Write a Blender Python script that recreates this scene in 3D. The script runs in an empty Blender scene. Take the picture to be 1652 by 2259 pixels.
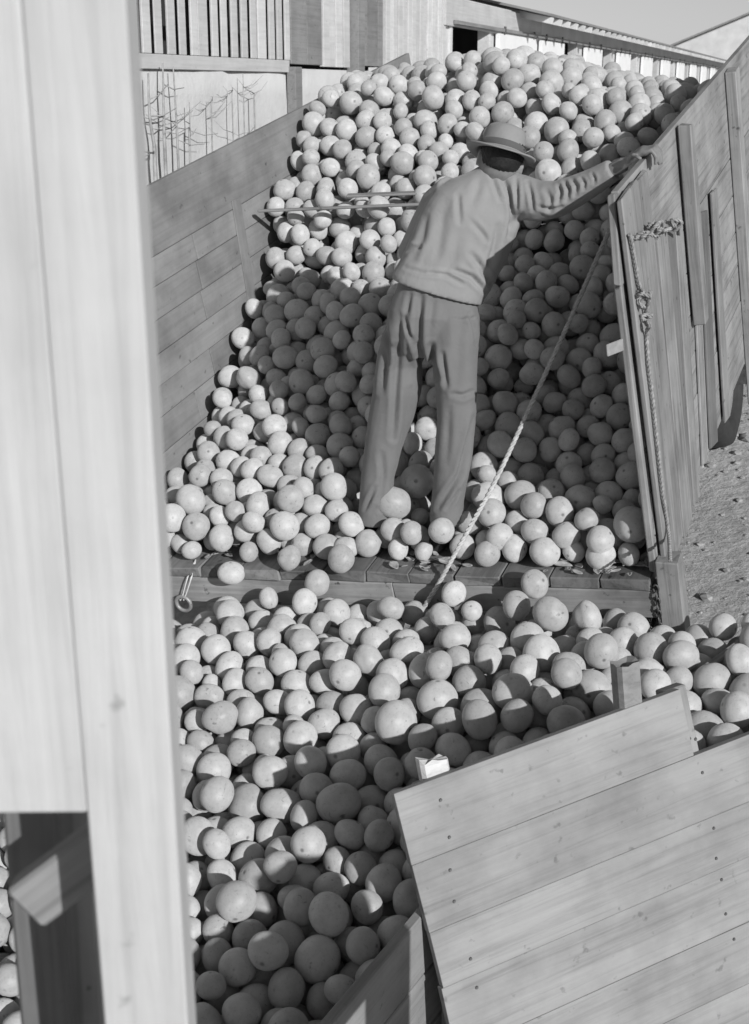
import bpy, bmesh, math, random
import numpy as np
from mathutils import Vector, Matrix, Quaternion
random.seed(7); RNG = np.random.default_rng(11)
scene = bpy.context.scene
COL = scene.collection
# ------------------------------------------------------------------ camera, sky, sun, exposure
CAMZ = 2.9
PITCH = math.radians(17.292)
FPX, CXP, CYP = 3013.0, 830.0, 1128.0          # focal length and centre on a 1652 x 2258 picture
cam_d = bpy.data.cameras.new('camera')
cam_d.sensor_fit = 'VERTICAL'; cam_d.sensor_height = 36.0
cam_d.lens = FPX / 2258.0 * 36.0
cam_d.shift_x = (826.0 - CXP) / 2258.0
cam_d.clip_start = 0.05; cam_d.clip_end = 2000
cam_d.dof.use_dof = True; cam_d.dof.focus_distance = 5.2; cam_d.dof.aperture_fstop = 9.0
cam = bpy.data.objects.new('camera', cam_d); COL.objects.link(cam)
cam.location = (0, 0, CAMZ); cam.rotation_euler = (math.radians(90) - PITCH, 0, 0)
scene.camera = cam
TO_SUN = Vector((0.44, -0.815, 0.365)).normalized()
world = bpy.data.worlds.new('World'); scene.world = world; world.use_nodes = True
nt = world.node_tree; nt.nodes.clear()
sky = nt.nodes.new('ShaderNodeTexSky'); sky.sky_type = 'NISHITA'; sky.sun_disc = False
sky.sun_elevation = math.asin(TO_SUN.z); sky.sun_rotation = math.atan2(TO_SUN.x, TO_SUN.y)
sky.dust_density = 0.3
bw = nt.nodes.new('ShaderNodeRGBToBW'); bg = nt.nodes.new('ShaderNodeBackground'); out = nt.nodes.new('ShaderNodeOutputWorld')
bg.inputs['Strength'].default_value = 0.068
nt.links.new(sky.outputs[0], bw.inputs[0]); nt.links.new(bw.outputs[0], bg.inputs[0]); nt.links.new(bg.outputs[0], out.inputs[0])
sun_d = bpy.data.lights.new('sun', 'SUN'); sun_d.energy = 3.6; sun_d.angle = math.radians(0.55); sun_d.color = (1, 1, 1)
sun = bpy.data.objects.new('sun', sun_d); COL.objects.link(sun)
sun.rotation_euler = TO_SUN.to_track_quat('Z', 'Y').to_euler(); sun.location = (5, -8, 8)
vs = scene.view_settings; vs.view_transform = 'Standard'; vs.look = 'None'; vs.exposure = 0.08; vs.gamma = 1.0; vs.use_curve_mapping = False

# ------------------------------------------------------------------ helpers
CP, SP = math.cos(PITCH), math.sin(PITCH)
def at(px, py, Y):
    """point seen at a picture position, at forward distance Y"""
    xc = (px - CXP) / FPX; yc = (CYP - py) / FPX
    d = Vector((xc, CP + yc * SP, -SP + yc * CP))
    d *= Y / d.y
    return d + Vector((0, 0, CAMZ))
def proj_np(P):
    X, Y, Z = P[:, 0], P[:, 1], P[:, 2] - CAMZ
    zc = Y * CP - Z * SP; yc = Z * CP + Y * SP
    return CXP + FPX * X / zc, CYP - FPX * yc / zc, zc
def link(o, parent=None):
    COL.objects.link(o)
    if parent is not None: o.parent = parent
    return o
def tag(o, label=None, cat=None, group=None, kind=None):
    if label: o['label'] = label
    if cat: o['category'] = cat
    if group: o['group'] = group
    if kind: o['kind'] = kind
    return o
def empty(name, mat=None):
    o = bpy.data.objects.new(name, None); o.empty_display_size = 0.2; COL.objects.link(o)
    if mat is not None: o.matrix_world = mat
    return o
def obj(name, bm, m, parent=None, smooth=False, mat=None):
    me = bpy.data.meshes.new(name)
    if isinstance(bm, bmesh.types.BMesh): bm.to_mesh(me); bm.free()
    else: me.from_pydata(*bm); me.update()
    me.materials.append(m)
    if smooth: me.polygons.foreach_set('use_smooth', [True] * len(me.polygons))
    o = bpy.data.objects.new(name, me); link(o, parent)
    if mat is not None: o.matrix_local = mat
    return o
def frame(origin, x, y):
    x = Vector(x).normalized(); y = Vector(y); y = (y - x * y.dot(x)).normalized(); z = x.cross(y)
    return Matrix(((x.x, y.x, z.x, origin[0]), (x.y, y.y, z.y, origin[1]), (x.z, y.z, z.z, origin[2]), (0, 0, 0, 1)))
BOXES = {}
def box_mesh(l, w, t, m, bev=0.004, jag=0.0, seed=0):
    key = (round(l, 3), round(w, 3), round(t, 3), m.name, bev, jag, seed)
    if key in BOXES: return BOXES[key]
    bm = bmesh.new(); bmesh.ops.create_cube(bm, size=1)
    rr = random.Random(seed)
    for v in bm.verts:
        v.co.x *= l; v.co.y *= w; v.co.z *= t
        if jag: v.co.x += rr.uniform(-jag, jag); v.co.y += rr.uniform(-jag, jag) * .4
    if bev: bmesh.ops.bevel(bm, geom=bm.edges[:], offset=min(bev, t * .3, w * .3), segments=1, affect='EDGES')
    me = bpy.data.meshes.new('plank'); bm.to_mesh(me); bm.free(); me.materials.append(m)
    BOXES[key] = me
    return me
def plank(name, parent, m, centre, xdir, ydir, l, w, t, bev=0.004, jag=0.0, seed=0):
    """a board: l along xdir, w along ydir, t thick"""
    o = bpy.data.objects.new(name, box_mesh(l, w, t, m, bev, jag, seed)); link(o, parent)
    o.matrix_local = frame(centre, xdir, ydir)
    return o
def plank2(name, parent, m, a, b, ydir, w, t, **k):
    a, b = Vector(a), Vector(b)
    return plank(name, parent, m, (a + b) / 2, b - a, ydir, (b - a).length, w, t, **k)
def smoothline(pts, n=6):
    P = [Vector(p) for p in pts]; P = [P[0] * 2 - P[1]] + P + [P[-1] * 2 - P[-2]]
    out_ = []
    for i in range(1, len(P) - 2):
        for k in range(n):
            t = k / n; a, b, c, d = P[i - 1], P[i], P[i + 1], P[i + 2]
            out_.append(0.5 * ((2 * b) + (c - a) * t + (2 * a - 5 * b + 4 * c - d) * t * t + (3 * b - a - 3 * c + d) * t ** 3))
    out_.append(P[-2]); return out_
def add_tube(bm, pts, r, n=6, cap=True):
    pts = [Vector(p) for p in pts]; rings = []
    up = Vector((0.3, 0.2, 1)).normalized()
    for i, p in enumerate(pts):
        t = (pts[min(i + 1, len(pts) - 1)] - pts[max(i - 1, 0)]).normalized()
        s = t.cross(up)
        if s.length < .05: s = t.cross(Vector((1, 0, 0)))
        s.normalize(); q = s.cross(t)
        rr = r(i / max(1, len(pts) - 1)) if callable(r) else r
        rings.append([bm.verts.new(p + (s * math.cos(2 * math.pi * k / n) + q * math.sin(2 * math.pi * k / n)) * rr) for k in range(n)])
    for a, b in zip(rings, rings[1:]):
        for k in range(n): bm.faces.new((a[k], a[(k + 1) % n], b[(k + 1) % n], b[k]))
    if cap: bm.faces.new(rings[0][::-1]); bm.faces.new(rings[-1])
def rope_bm(pts, r, pitch=None, strands=3):
    """laid rope: strands twisted round the centre line"""
    bm = bmesh.new(); line = smoothline(pts, 8)
    # resample
    L = [0]
    for a, b in zip(line, line[1:]): L.append(L[-1] + (b - a).length)
    pitch = pitch or r * 7; step = pitch / 6; n = max(6, int(L[-1] / step)); samp = []; j = 0
    for i in range(n + 1):
        s = L[-1] * i / n
        while j < len(L) - 2 and L[j + 1] < s: j += 1
        f = (s - L[j]) / max(1e-6, L[j + 1] - L[j]); samp.append((line[j].lerp(line[j + 1], min(1, f)), s))
    for k in range(strands):
        P = []
        for i, (p, s) in enumerate(samp):
            t = (samp[min(i + 1, n)][0] - samp[max(i - 1, 0)][0]).normalized()
            u = t.cross(Vector((.31, .22, .93))).normalized(); w = t.cross(u)
            a = 2 * math.pi * (s / pitch + k / strands)
            P.append(p + (u * math.cos(a) + w * math.sin(a)) * r * .52)
        add_tube(bm, P, r * .56, 5)
    return bm

# ------------------------------------------------------------------ materials
def base_mat(name, rough=0.6, spec=0.3):
    m = bpy.data.materials.new(name); m.use_nodes = True
    b = m.node_tree.nodes['Principled BSDF']; b.inputs['Roughness'].default_value = rough
    b.inputs['Specular IOR Level'].default_value = spec
    return m, m.node_tree, b
def N(t, kind, **k):
    n = t.nodes.new(kind)
    for a, v in k.items():
        if a in n.inputs.keys(): n.inputs[a].default_value = v
        else: setattr(n, a, v)
    return n
def ramp(t, src, stops):
    r = t.nodes.new('ShaderNodeValToRGB')
    while len(r.color_ramp.elements) < len(stops): r.color_ramp.elements.new(.5)
    for e, (p, c) in zip(r.color_ramp.elements, stops): e.position = p; e.color = (c, c, c, 1)
    t.links.new(src, r.inputs[0]); return r.outputs[0]
def mth(t, op, a, b=None, clamp=False):
    n = t.nodes.new('ShaderNodeMath'); n.operation = op; n.use_clamp = clamp
    for i, x in enumerate((a, b)):
        if x is None: continue
        if isinstance(x, (int, float)): n.inputs[i].default_value = x
        else: t.links.new(x, n.inputs[i])
    return n.outputs[0]
def bump(t, b, h, strength, dist=0.01):
    n = N(t, 'ShaderNodeBump', Strength=strength, Distance=dist); t.links.new(h, n.inputs['Height']); t.links.new(n.outputs[0], b.inputs['Normal'])
def wood(name, c, var=.25, grain=.35, rough=.75, tone_v=.25, spots=.5, scale=1.0):
    """weathered board: grain runs along the object's own x axis; every board has its own tone"""
    m, t, b = base_mat(name, rough, .25)
    tc = N(t, 'ShaderNodeTexCoord'); oi = N(t, 'ShaderNodeObjectInfo')
    mp = N(t, 'ShaderNodeMapping'); mp.inputs['Scale'].default_value = (1.6 * scale, 38 * scale, 38 * scale)
    off = N(t, 'ShaderNodeVectorMath', operation='SCALE'); cmb = N(t, 'ShaderNodeCombineXYZ')
    t.links.new(oi.outputs['Random'], cmb.inputs[0]); t.links.new(oi.outputs['Random'], cmb.inputs[1]); t.links.new(cmb.outputs[0], off.inputs[0]); off.inputs['Scale'].default_value = 37.0
    add = N(t, 'ShaderNodeVectorMath', operation='ADD'); t.links.new(tc.outputs['Object'], add.inputs[0]); t.links.new(off.outputs[0], add.inputs[1])
    t.links.new(add.outputs[0], mp.inputs[0])
    n1 = N(t, 'ShaderNodeTexNoise', Scale=1.0, Detail=6.0, Roughness=.65, Distortion=.6); t.links.new(mp.outputs[0], n1.inputs['Vector'])
    n2 = N(t, 'ShaderNodeTexNoise', Scale=3.0 * scale, Detail=5.0, Roughness=.6); t.links.new(add.outputs[0], n2.inputs['Vector'])
    n3 = N(t, 'ShaderNodeTexNoise', Scale=30.0, Detail=3.0); t.links.new(add.outputs[0], n3.inputs['Vector'])
    g = ramp(t, n1.outputs[0], [(.28, 1 - grain), (.5, .97), (.75, 1.08)])
    blot = ramp(t, n2.outputs[0], [(.3, 1 - var), (.62, 1 + var * .35)])
    sp = ramp(t, n3.outputs[0], [(.24, 1 - spots), (.33, 1.0)])
    tone = mth(t, 'ADD', mth(t, 'MULTIPLY', oi.outputs['Random'], tone_v), 1 - tone_v / 2)
    v = mth(t, 'MULTIPLY', mth(t, 'MULTIPLY', g, blot), mth(t, 'MULTIPLY', sp, mth(t, 'MULTIPLY', tone, c)))
    cc = N(t, 'ShaderNodeCombineColor')
    for i in range(3): t.links.new(v, cc.inputs[i])
    t.links.new(cc.outputs[0], b.inputs['Base Color'])
    bump(t, b, mth(t, 'ADD', n1.outputs[0], mth(t, 'MULTIPLY', n3.outputs[0], .3)), .35, .006)
    return m
def grey(name, c, var=.12, scale=8.0, rough=.7, spec=.3, bs=.2, bscale=40.0, bd=.004, metal=0.0):
    m, t, b = base_mat(name, rough, spec); b.inputs['Metallic'].default_value = metal
    tc = N(t, 'ShaderNodeTexCoord')
    n1 = N(t, 'ShaderNodeTexNoise', Scale=scale, Detail=6.0, Roughness=.6); t.links.new(tc.outputs['Object'], n1.inputs['Vector'])
    col = ramp(t, n1.outputs[0], [(.3, c * (1 - var)), (.7, c * (1 + var))])
    t.links.new(col, b.inputs['Base Color'])
    if bs:
        n2 = N(t, 'ShaderNodeTexNoise', Scale=bscale, Detail=4.0); t.links.new(tc.outputs['Object'], n2.inputs['Vector'])
        bump(t, b, n2.outputs[0], bs, bd)
    return m
M = {}
M['wall_wood'] = wood('grey_truck_board', .265, .34, .16, spots=.45, tone_v=.1)
M['right_wood'] = wood('weathered_truck_board', .285, .34, .5, tone_v=.2, spots=.6)
M['dark_wood'] = wood('dark_weathered_board', .17, .3, .4)
M['floor_wood'] = wood('worn_floor_board', .20, .6, .4, spots=.7)
M['beam_wood'] = wood('worn_beam', .31, .5, .3, spots=.7)
M['bin_wood'] = wood('pale_bin_board', .305, .28, .28, spots=.35, tone_v=.07)
M['post_wood'] = wood('pale_post_wood', .55, .14, .2, spots=.3, tone_v=.0)
M['split_wood'] = wood('fresh_split_wood', .7, .2, .3, spots=.2)
M['white_board'] = wood('whitewashed_board', .60, .12, .15, spots=.2)
M['shed_dark'] = wood('unpainted_shed_board', .26, .2, .3)
M['plaster'] = grey('whitewashed_wall', .62, .1, 2.5, .9, .1, .5, 30, .01)
M['door_white'] = grey('white_sliding_door', .82, .06, 2, .7, .2, .1)
M['shed_wall'] = grey('shed_wall_paint', .6, .14, 1.2, .85, .1, .2)
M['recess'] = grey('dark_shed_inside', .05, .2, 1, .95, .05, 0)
M['roof'] = grey('sheet_roof', .25, .2, 2, .6, .3, .2)
M['metal'] = grey('rusty_iron', .12, .3, 30, .55, .4, .3, 80, .002, .5)
M['galv'] = grey('dull_iron_ring', .35, .2, 40, .5, .5, .2, 90, .001, .3)
M['rope'] = grey('pale_rope', .5, .25, 60, .9, .1, .6, 300, .002)
M['old_rope'] = grey('weathered_rope', .33, .35, 60, .95, .05, .8, 300, .003)
M['string'] = grey('white_string', .7, .1, 60, .9, .1, 0)
M['leaf'] = grey('dry_leaf', .38, .35, 40, .8, .2, .4, 90, .003)
M['vine'] = grey('dry_stem', .36, .3, 20, .9, .1, .2)
M['rubber'] = grey('tyre_rubber', .04, .2, 20, .8, .3, .2)
M['skin'] = grey('weathered_skin', .22, .12, 25, .55, .35, .25, 90, .002)
M['hair'] = grey('dark_hair', .02, .3, 60, .6, .3, .6, 200, .004)
M['shoe'] = grey('dark_leather', .04, .3, 20, .5, .4, .2)
def cloth(name, c, weave=900.0, var=.1):
    m, t, b = base_mat(name, .92, .1)
    tc = N(t, 'ShaderNodeTexCoord')
    n1 = N(t, 'ShaderNodeTexNoise', Scale=9.0, Detail=6.0, Roughness=.6); t.links.new(tc.outputs['Object'], n1.inputs['Vector'])
    n2 = N(t, 'ShaderNodeTexNoise', Scale=22.0, Detail=5.0, Roughness=.55, Distortion=1.2); t.links.new(tc.outputs['Object'], n2.inputs['Vector'])
    n3 = N(t, 'ShaderNodeTexNoise', Scale=weave, Detail=1.0); t.links.new(tc.outputs['Object'], n3.inputs['Vector'])
    t.links.new(ramp(t, n1.outputs[0], [(.3, c * (1 - var)), (.7, c * (1 + var))]), b.inputs['Base Color'])
    bump(t, b, mth(t, 'ADD', n2.outputs[0], mth(t, 'MULTIPLY', n3.outputs[0], .14)), .3, .010)
    b.inputs['Sheen Weight'].default_value = .15
    return m
M['shirt'] = cloth('work_shirt_cloth', .285, 700, .06)
M['trousers'] = cloth('twill_trouser_cloth', .185, 700, .06)
M['felt'] = cloth('felt_hat', .27, 500, .08)
M['band'] = cloth('hat_band', .11, 600, .05)
# fruit: pores, pale mottling, the stem button and scars in each fruit's own coordinates
def fruit_mat():
    m, t, b = base_mat('grapefruit_rind', .5, .5); b.inputs['Diffuse Roughness'].default_value = .5
    lp = N(t, 'ShaderNodeAttribute', attribute_name='lp'); rn = N(t, 'ShaderNodeAttribute', attribute_name='rnd'); oi = N(t, 'ShaderNodeObjectInfo')
    r = mth(t, 'FRACT', mth(t, 'ADD', rn.outputs['Fac'], oi.outputs['Random']))
    cmb = N(t, 'ShaderNodeCombineXYZ')
    t.links.new(mth(t, 'MULTIPLY', r, 91.0), cmb.inputs[0]); t.links.new(mth(t, 'MULTIPLY', r, 57.0), cmb.inputs[2])
    add = N(t, 'ShaderNodeVectorMath', operation='ADD'); t.links.new(lp.outputs['Vector'], add.inputs[0]); t.links.new(cmb.outputs[0], add.inputs[1])
    n1 = N(t, 'ShaderNodeTexNoise', Scale=1.7, Detail=4.0, Roughness=.6); t.links.new(add.outputs[0], n1.inputs['Vector'])
    n2 = N(t, 'ShaderNodeTexNoise', Scale=7.0, Detail=5.0, Roughness=.7); t.links.new(add.outputs[0], n2.inputs['Vector'])
    n3 = N(t, 'ShaderNodeTexNoise', Scale=2.6, Detail=3.0, Distortion=1.5); t.links.new(add.outputs[0], n3.inputs['Vector'])
    n4 = N(t, 'ShaderNodeTexNoise', Scale=34.0, Detail=2.0); t.links.new(add.outputs[0], n4.inputs['Vector'])
    tone = mth(t, 'ADD', mth(t, 'MULTIPLY', r, .32), .77)
    a = ramp(t, n1.outputs[0], [(.3, .87), (.65, 1.05)])
    f = ramp(t, n2.outputs[0], [(.28, .66), (.36, .90), (.45, 1.0), (.70, 1.03)])
    sc = ramp(t, n3.outputs[0], [(.26, .55), (.30, .80), (.36, 1.0)])
    # stem end
    dot = N(t, 'ShaderNodeVectorMath', operation='DOT_PRODUCT'); dot.inputs[1].default_value = (0, 0, 1)
    nrm = N(t, 'ShaderNodeVectorMath', operation='NORMALIZE'); t.links.new(lp.outputs['Vector'], nrm.inputs[0]); t.links.new(nrm.outputs[0], dot.inputs[0])
    st = ramp(t, dot.outputs['Value'], [(.987, 1.0), (.991, .84), (.994, .95), (.9965, .5), (1.0, .42)])
    ds = mth(t, 'MULTIPLY', dot.outputs['Value'], -1.0)
    be = ramp(t, ds, [(.992, 1.0), (.997, .88), (1.0, .72)])
    v = mth(t, 'MULTIPLY', mth(t, 'MULTIPLY', a, f), mth(t, 'MULTIPLY', sc, mth(t, 'MULTIPLY', tone, .545)))
    v = mth(t, 'MULTIPLY', v, mth(t, 'MULTIPLY', st, be))
    cc = N(t, 'ShaderNodeCombineColor')
    for i in range(3): t.links.new(v, cc.inputs[i])
    t.links.new(cc.outputs[0], b.inputs['Base Color'])
    hh = mth(t, 'ADD', mth(t, 'MULTIPLY', n4.outputs[0], .25), mth(t, 'MULTIPLY', mth(t, 'MULTIPLY', st, be), .8))
    bump(t, b, mth(t, 'ADD', hh, mth(t, 'MULTIPLY', n2.outputs[0], .5)), .28, .008)
    t.links.new(mth(t, 'ADD', mth(t, 'MULTIPLY', n1.outputs[0], .3), .27), b.inputs['Roughness'])
    return m
M['fruit'] = fruit_mat()
def ground_mat():
    m, t, b = base_mat('sandy_ground', .95, .1)
    tc = N(t, 'ShaderNodeTexCoord')
    n1 = N(t, 'ShaderNodeTexNoise', Scale=.8, Detail=8.0, Roughness=.7); t.links.new(tc.outputs['Object'], n1.inputs['Vector'])
    n2 = N(t, 'ShaderNodeTexNoise', Scale=14.0, Detail=8.0, Roughness=.7); t.links.new(tc.outputs['Object'], n2.inputs['Vector'])
    v = mth(t, 'MULTIPLY', ramp(t, n1.outputs[0], [(.3, .50), (.7, .68)]), ramp(t, n2.outputs[0], [(.3, .75), (.6, 1.05)]))
    cc = N(t, 'ShaderNodeCombineColor')
    for i in range(3): t.links.new(v, cc.inputs[i])
    t.links.new(cc.outputs[0], b.inputs['Base Color']); bump(t, b, n2.outputs[0], .8, .04)
    return m
M['ground'] = ground_mat()

# ------------------------------------------------------------------ truck frame (the bed is nosed up on a ramp)
def rot_np(yaw, pit, rol):
    cz, sz = math.cos(-yaw), math.sin(-yaw); Rz = np.array([[cz, -sz, 0], [sz, cz, 0], [0, 0, 1]])
    c, s = math.cos(pit), math.sin(pit); Rx = np.array([[1, 0, 0], [0, c, -s], [0, s, c]])
    c, s = math.cos(rol), math.sin(rol); Ry = np.array([[c, 0, s], [0, 1, 0], [-s, 0, c]])
    return Rz @ Rx @ Ry
BR = rot_np(math.radians(22.053), math.radians(10.918), math.radians(-6.661))
BO = np.array([.99884, 4.64678, -1.67928 + CAMZ]); BW, BH, BL = 2.2526, 1.398, 4.1
TRUCK = Matrix([list(BR[i]) + [BO[i]] for i in range(3)] + [[0, 0, 0, 1]])
def loc(P): return (np.asarray(P) - BO) @ BR
def wld(L): return np.asarray(L) @ BR.T + BO
TW = lambda u, v, w: Vector(wld((u, v, w)))

# ------------------------------------------------------------------ ground
def ground_h(x, y):
    n = BR[:, 2]; c = (BR @ np.array([0, 0, -1.22])) + BO
    zp = c[2] - (n[0] * (x - c[0]) + n[1] * (y - c[1])) / n[2]
    L = loc(np.array([x, y, zp])); du = max(0, -2.8 - L[0], L[0] - .5); dv = max(0, .9 - L[1], L[1] - 5.2)
    d = math.hypot(du, dv); k = max(0.0, 1 - d / 2.6); k = k * k * (3 - 2 * k)
    e = math.hypot(max(0, -2 - x, x - 3.2), max(0, -.5 - y, y - 4.0)); e = max(0.0, 1 - e / 1.2); e = e * e * (3 - 2 * e)
    return k * max(zp, -.35) * (1 - e) - .9 * e + .03 * math.sin(x * 1.7 + y * .6) * math.cos(y * 1.3)
def axis_vals(lo, hi, c0, c1, step, n):
    mid = list(np.arange(c0, c1 + 1e-6, step))
    left = [c0 - (c0 - lo) * (k / n) ** 2.2 for k in range(n, 0, -1)]; right = [c1 + (hi - c1) * (k / n) ** 2.2 for k in range(1, n + 1)]
    return left + mid + right
gx = axis_vals(-300, 300, -4, 8, .2, 14); gy = axis_vals(-60, 600, 0, 14, .2, 14)
gv = [(x, y, ground_h(x, y)) for y in gy for x in gx]
nx = len(gx)
gf = [(j * nx + i, j * nx + i + 1, (j + 1) * nx + i + 1, (j + 1) * nx + i) for j in range(len(gy) - 1) for i in range(nx - 1)]
tag(obj('ground', (gv, [], gf), M['ground'], smooth=True), 'pale sandy yard ground beneath the truck and shed', kind='structure')

# ------------------------------------------------------------------ the long packing shed
th = math.radians(17.5); SD = Vector((math.sin(th), math.cos(th), 0)); SN = Vector((math.cos(th), -math.sin(th), 0))
SHED = Matrix(((SD.x, SN.x, 0, -4), (SD.y, SN.y, 0, 0), (0, 0, 1, 0), (0, 0, 0, 1)))   # x along the wall, y out of it, z up
# keep it right-handed: x along, y = inward
SHED = Matrix(((SD.x, -SN.x, 0, -4), (SD.y, -SN.y, 0, 0), (0, 0, 1, 0), (0, 0, 0, 1)))
shed = empty('packing_shed', SHED)
tag(shed, 'long whitewashed packing shed with slatted wall and row of sliding doors', 'shed')
def sbox(name, m, s0, s1, y0, y1, z0, z1, parent=None, bev=.003):
    """y0..y1 inward from the wall face (negative sticks out)"""
    return plank(name, parent or shed, m, ((s0 + s1) / 2, (y0 + y1) / 2, (z0 + z1) / 2), (1, 0, 0), (0, 0, 1), s1 - s0, z1 - z0, y1 - y0, bev=bev)
# base wall, uneven plaster
bm = bmesh.new()
ns, nz = 60, 16
vv = [[bm.verts.new((3 + 12.6 * i / ns, .02 + RNG.normal() * .006, 3.03 * j / nz)) for i in range(ns + 1)] for j in range(nz + 1)]
for j in range(nz):
    for i in range(ns): bm.faces.new((vv[j][i], vv[j][i + 1], vv[j + 1][i + 1], vv[j + 1][i]))
top = [bm.verts.new((v.co.x, .25, 3.03)) for v in vv[nz]]
for i in range(ns): bm.faces.new((vv[nz][i], vv[nz][i + 1], top[i + 1], top[i]))
obj('base_wall', bm, M['plaster'], shed, True)
sbox('ledge', M['white_board'], 3, 11.15, -.006, .012, 3.0, 3.085)
# slats with dark gaps between them
s = 4.1
i = 0
while s < 11.12:
    w = .098 + random.uniform(-.008, .010)
    if i % 6 == 4: w += .05
    sbox('slat', M['white_board'], s, s + w, -.004 + random.uniform(-.003, .003), .010, 3.087, 4.6)
    s += w + (.062 if i % 6 != 3 else .018) + random.uniform(-.006, .008); i += 1
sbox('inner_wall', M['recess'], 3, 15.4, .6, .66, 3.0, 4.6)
sbox('rail', M['shed_dark'], 3, 11.1, .022, .06, 3.52, 3.6)
# grey unpainted boards and white boards in turn
for a, b, m, zb in [(11.17, 11.5, 'shed_dark', 3.06), (11.52, 11.85, 'shed_dark', 3.06), (11.88, 12.02, 'white_board', 3.05), (12.04, 12.18, 'white_board', 3.05), (12.2, 12.36, 'white_board', 3.05),
                    (12.38, 12.53, 'white_board', 3.05), (12.76, 13.0, 'shed_dark', 3.07), (13.02, 13.3, 'shed_dark', 3.07), (13.32, 13.46, 'shed_dark', 3.07)]:
    sbox('board', M[m], a, b, -.01 + random.uniform(-.006, .006), .02, zb, 4.6)
sbox('corner_post', M['shed_dark'], 12.56, 12.73, -.08, .05, 0, 4.6)
sbox('wall_post', M['shed_dark'], 11.13, 11.27, -.06, .011, 0, 3.04)
sbox('wall_post', M['white_board'], 13.1, 13.22, -.06, .011, 0, 3.06)
s = 13.5
while s < 15.5:
    sbox('board', M['white_board'], s, s + .125, -.02 + random.uniform(-.012, .008), .018, .3, 4.6); s += .14
# loading front with sliding doors
FL = 1.25
sbox('dock_wall', M['shed_wall'], 15.5, 64, -.0, .1, 0, FL)
sbox('wall', M['shed_wall'], 15.5, 64, .0, .1, 3.58, 3.80)
sbox('header_board', M['white_board'], 15.5, 20.6, -.05, -.003, 3.5, 3.78)
sbox('door_rail', M['shed_dark'], 15.8, 64, -.09, -.053, 3.52, 3.56)
openings = [(15.85, 17.65)]
k = 20.0
while k < 60: openings.append((k + 2.34, k + 3.7)); k += 3.72
prev = 15.5
for a, b in openings:
    if a > prev: sbox('wall', M['shed_wall'], prev, a, .003, .1, FL, 3.578)
    for e in (a, b): sbox('door_jamb', M['white_board'], e - .05, e + .05, -.02, .12, FL, 3.575)
    prev = b
sbox('wall', M['shed_wall'], prev, 64, .003, .1, FL, 3.578)
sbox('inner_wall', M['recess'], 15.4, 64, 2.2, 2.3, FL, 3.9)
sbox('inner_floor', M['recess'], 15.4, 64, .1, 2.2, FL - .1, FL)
sd = [(17.9, 20.2)]; k = 20.0
while k < 60: sd.append((k + .55, k + 2.28)); k += 3.72
for n_, (a, b) in enumerate(sd):
    d = sbox('sliding_door', M['door_white'], a, b, -.075, -.025, FL + .02, 3.5)
    for q in (a + .25, b - .25):
        h = plank('hanger', d, M['metal'], (q - (a + b) / 2, 1.135 + .02, .035), (1, 0, 0), (0, 1, 0), .06, .09, .02)
# eave with rafters
sl = math.radians(14)
bm = bmesh.new()
def slab(bm, s0, s1, y0, y1, zf, t):
    P = [(s0, y0), (s1, y0), (s1, y1), (s0, y1)]
    lo = [bm.verts.new((a, b, zf(b))) for a, b in P]; hi = [bm.verts.new((a, b, zf(b) + t)) for a, b in P]
    bm.faces.new(lo[::-1]); bm.faces.new(hi)
    for q in range(4): bm.faces.new((lo[q], lo[(q + 1) % 4], hi[(q + 1) % 4], hi[q]))
zf = lambda y: 3.74 + .22 * (y + .45)
slab(bm, 18.8, 64, -.45, 6, zf, .03)
roof = obj('roof', bm, M['roof'], shed)
s = 19.2
while s < 52:
    plank('rafter', roof, M['white_board'], (s, -.16, zf(-.16) - .055), (0, 1, .22), (0, -.22, 1), .62, .08, .055); s += .62
sbox('upper_wall', M['shed_wall'], 15.5, 18.8, .004, .1, 3.95, 4.9)
# dry vines on the plaster
def hit_wall(px, py, off=.05):
    d = at(px, py, 1.0) - cam.location; P0 = Vector((-4, 0, CAMZ)) + SN * off
    t = (P0 - cam.location).dot(SN) / d.dot(SN); return cam.location + d * t
vines = [([(480 * .97, 0)],)]
def c1(x, y): return ((100 + x * .4843) * .9386, (20 + y * .4843) * .9386)
stems = [([(512, 310), (520, 520), (545, 690), (548, 830)], .012, 'short dark dry stem leaning on the whitewashed wall'), ([(583, 262), (588, 520), (598, 800)], .011, 'tall straight dry stem rising to the ledge of the whitewashed wall'),
         ([(634, 280), (648, 520), (660, 780)], .008, 'thin dry stem with side twigs on the whitewashed wall'), ([(712, 452), (716, 620), (716, 735)], .007, 'short twiggy dry stem on the whitewashed wall'),
         ([(825, 425), (823, 650)], .006, 'bare dry stem above the truck side on the whitewashed wall'), ([(922, 380), (924, 600)], .005, 'faint thin dry stem on the whitewashed wall'), ([(972, 310), (980, 600)], .005, 'thin dry stem with knots on the whitewashed wall'),
         ([(1028, 455), (1030, 570)], .007, 'short dry stem next to the wall post')]
for pts, r, lab in stems:
    bm = bmesh.new(); P = [hit_wall(*c1(*q)) for q in pts]
    P.append(Vector((P[-1].x, P[-1].y, .3)))
    line = smoothline(P, 5); add_tube(bm, line, lambda t: r * (.5 + .8 * t), 5)
    for _ in range(4):
        a = line[random.randint(2, len(line) - 6 if len(line) > 10 else len(line) - 1)]
        if a.z < 2.2: a = line[random.randint(1, 4)]
        d = SD * random.choice((-1, 1)) * random.uniform(.1, .4) + Vector((0, 0, random.uniform(-.05, .10))) + SN * random.uniform(-.02, .05)
        add_tube(bm, [a, a + d * .5 + Vector((0, 0, -.02)), a + d], lambda t: r * .45 * (1 - .6 * t), 4)
    tag(obj('dry_weed', bm, M['vine'], None, True), lab, 'plant', 'dry stems against the whitewashed shed wall')
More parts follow.
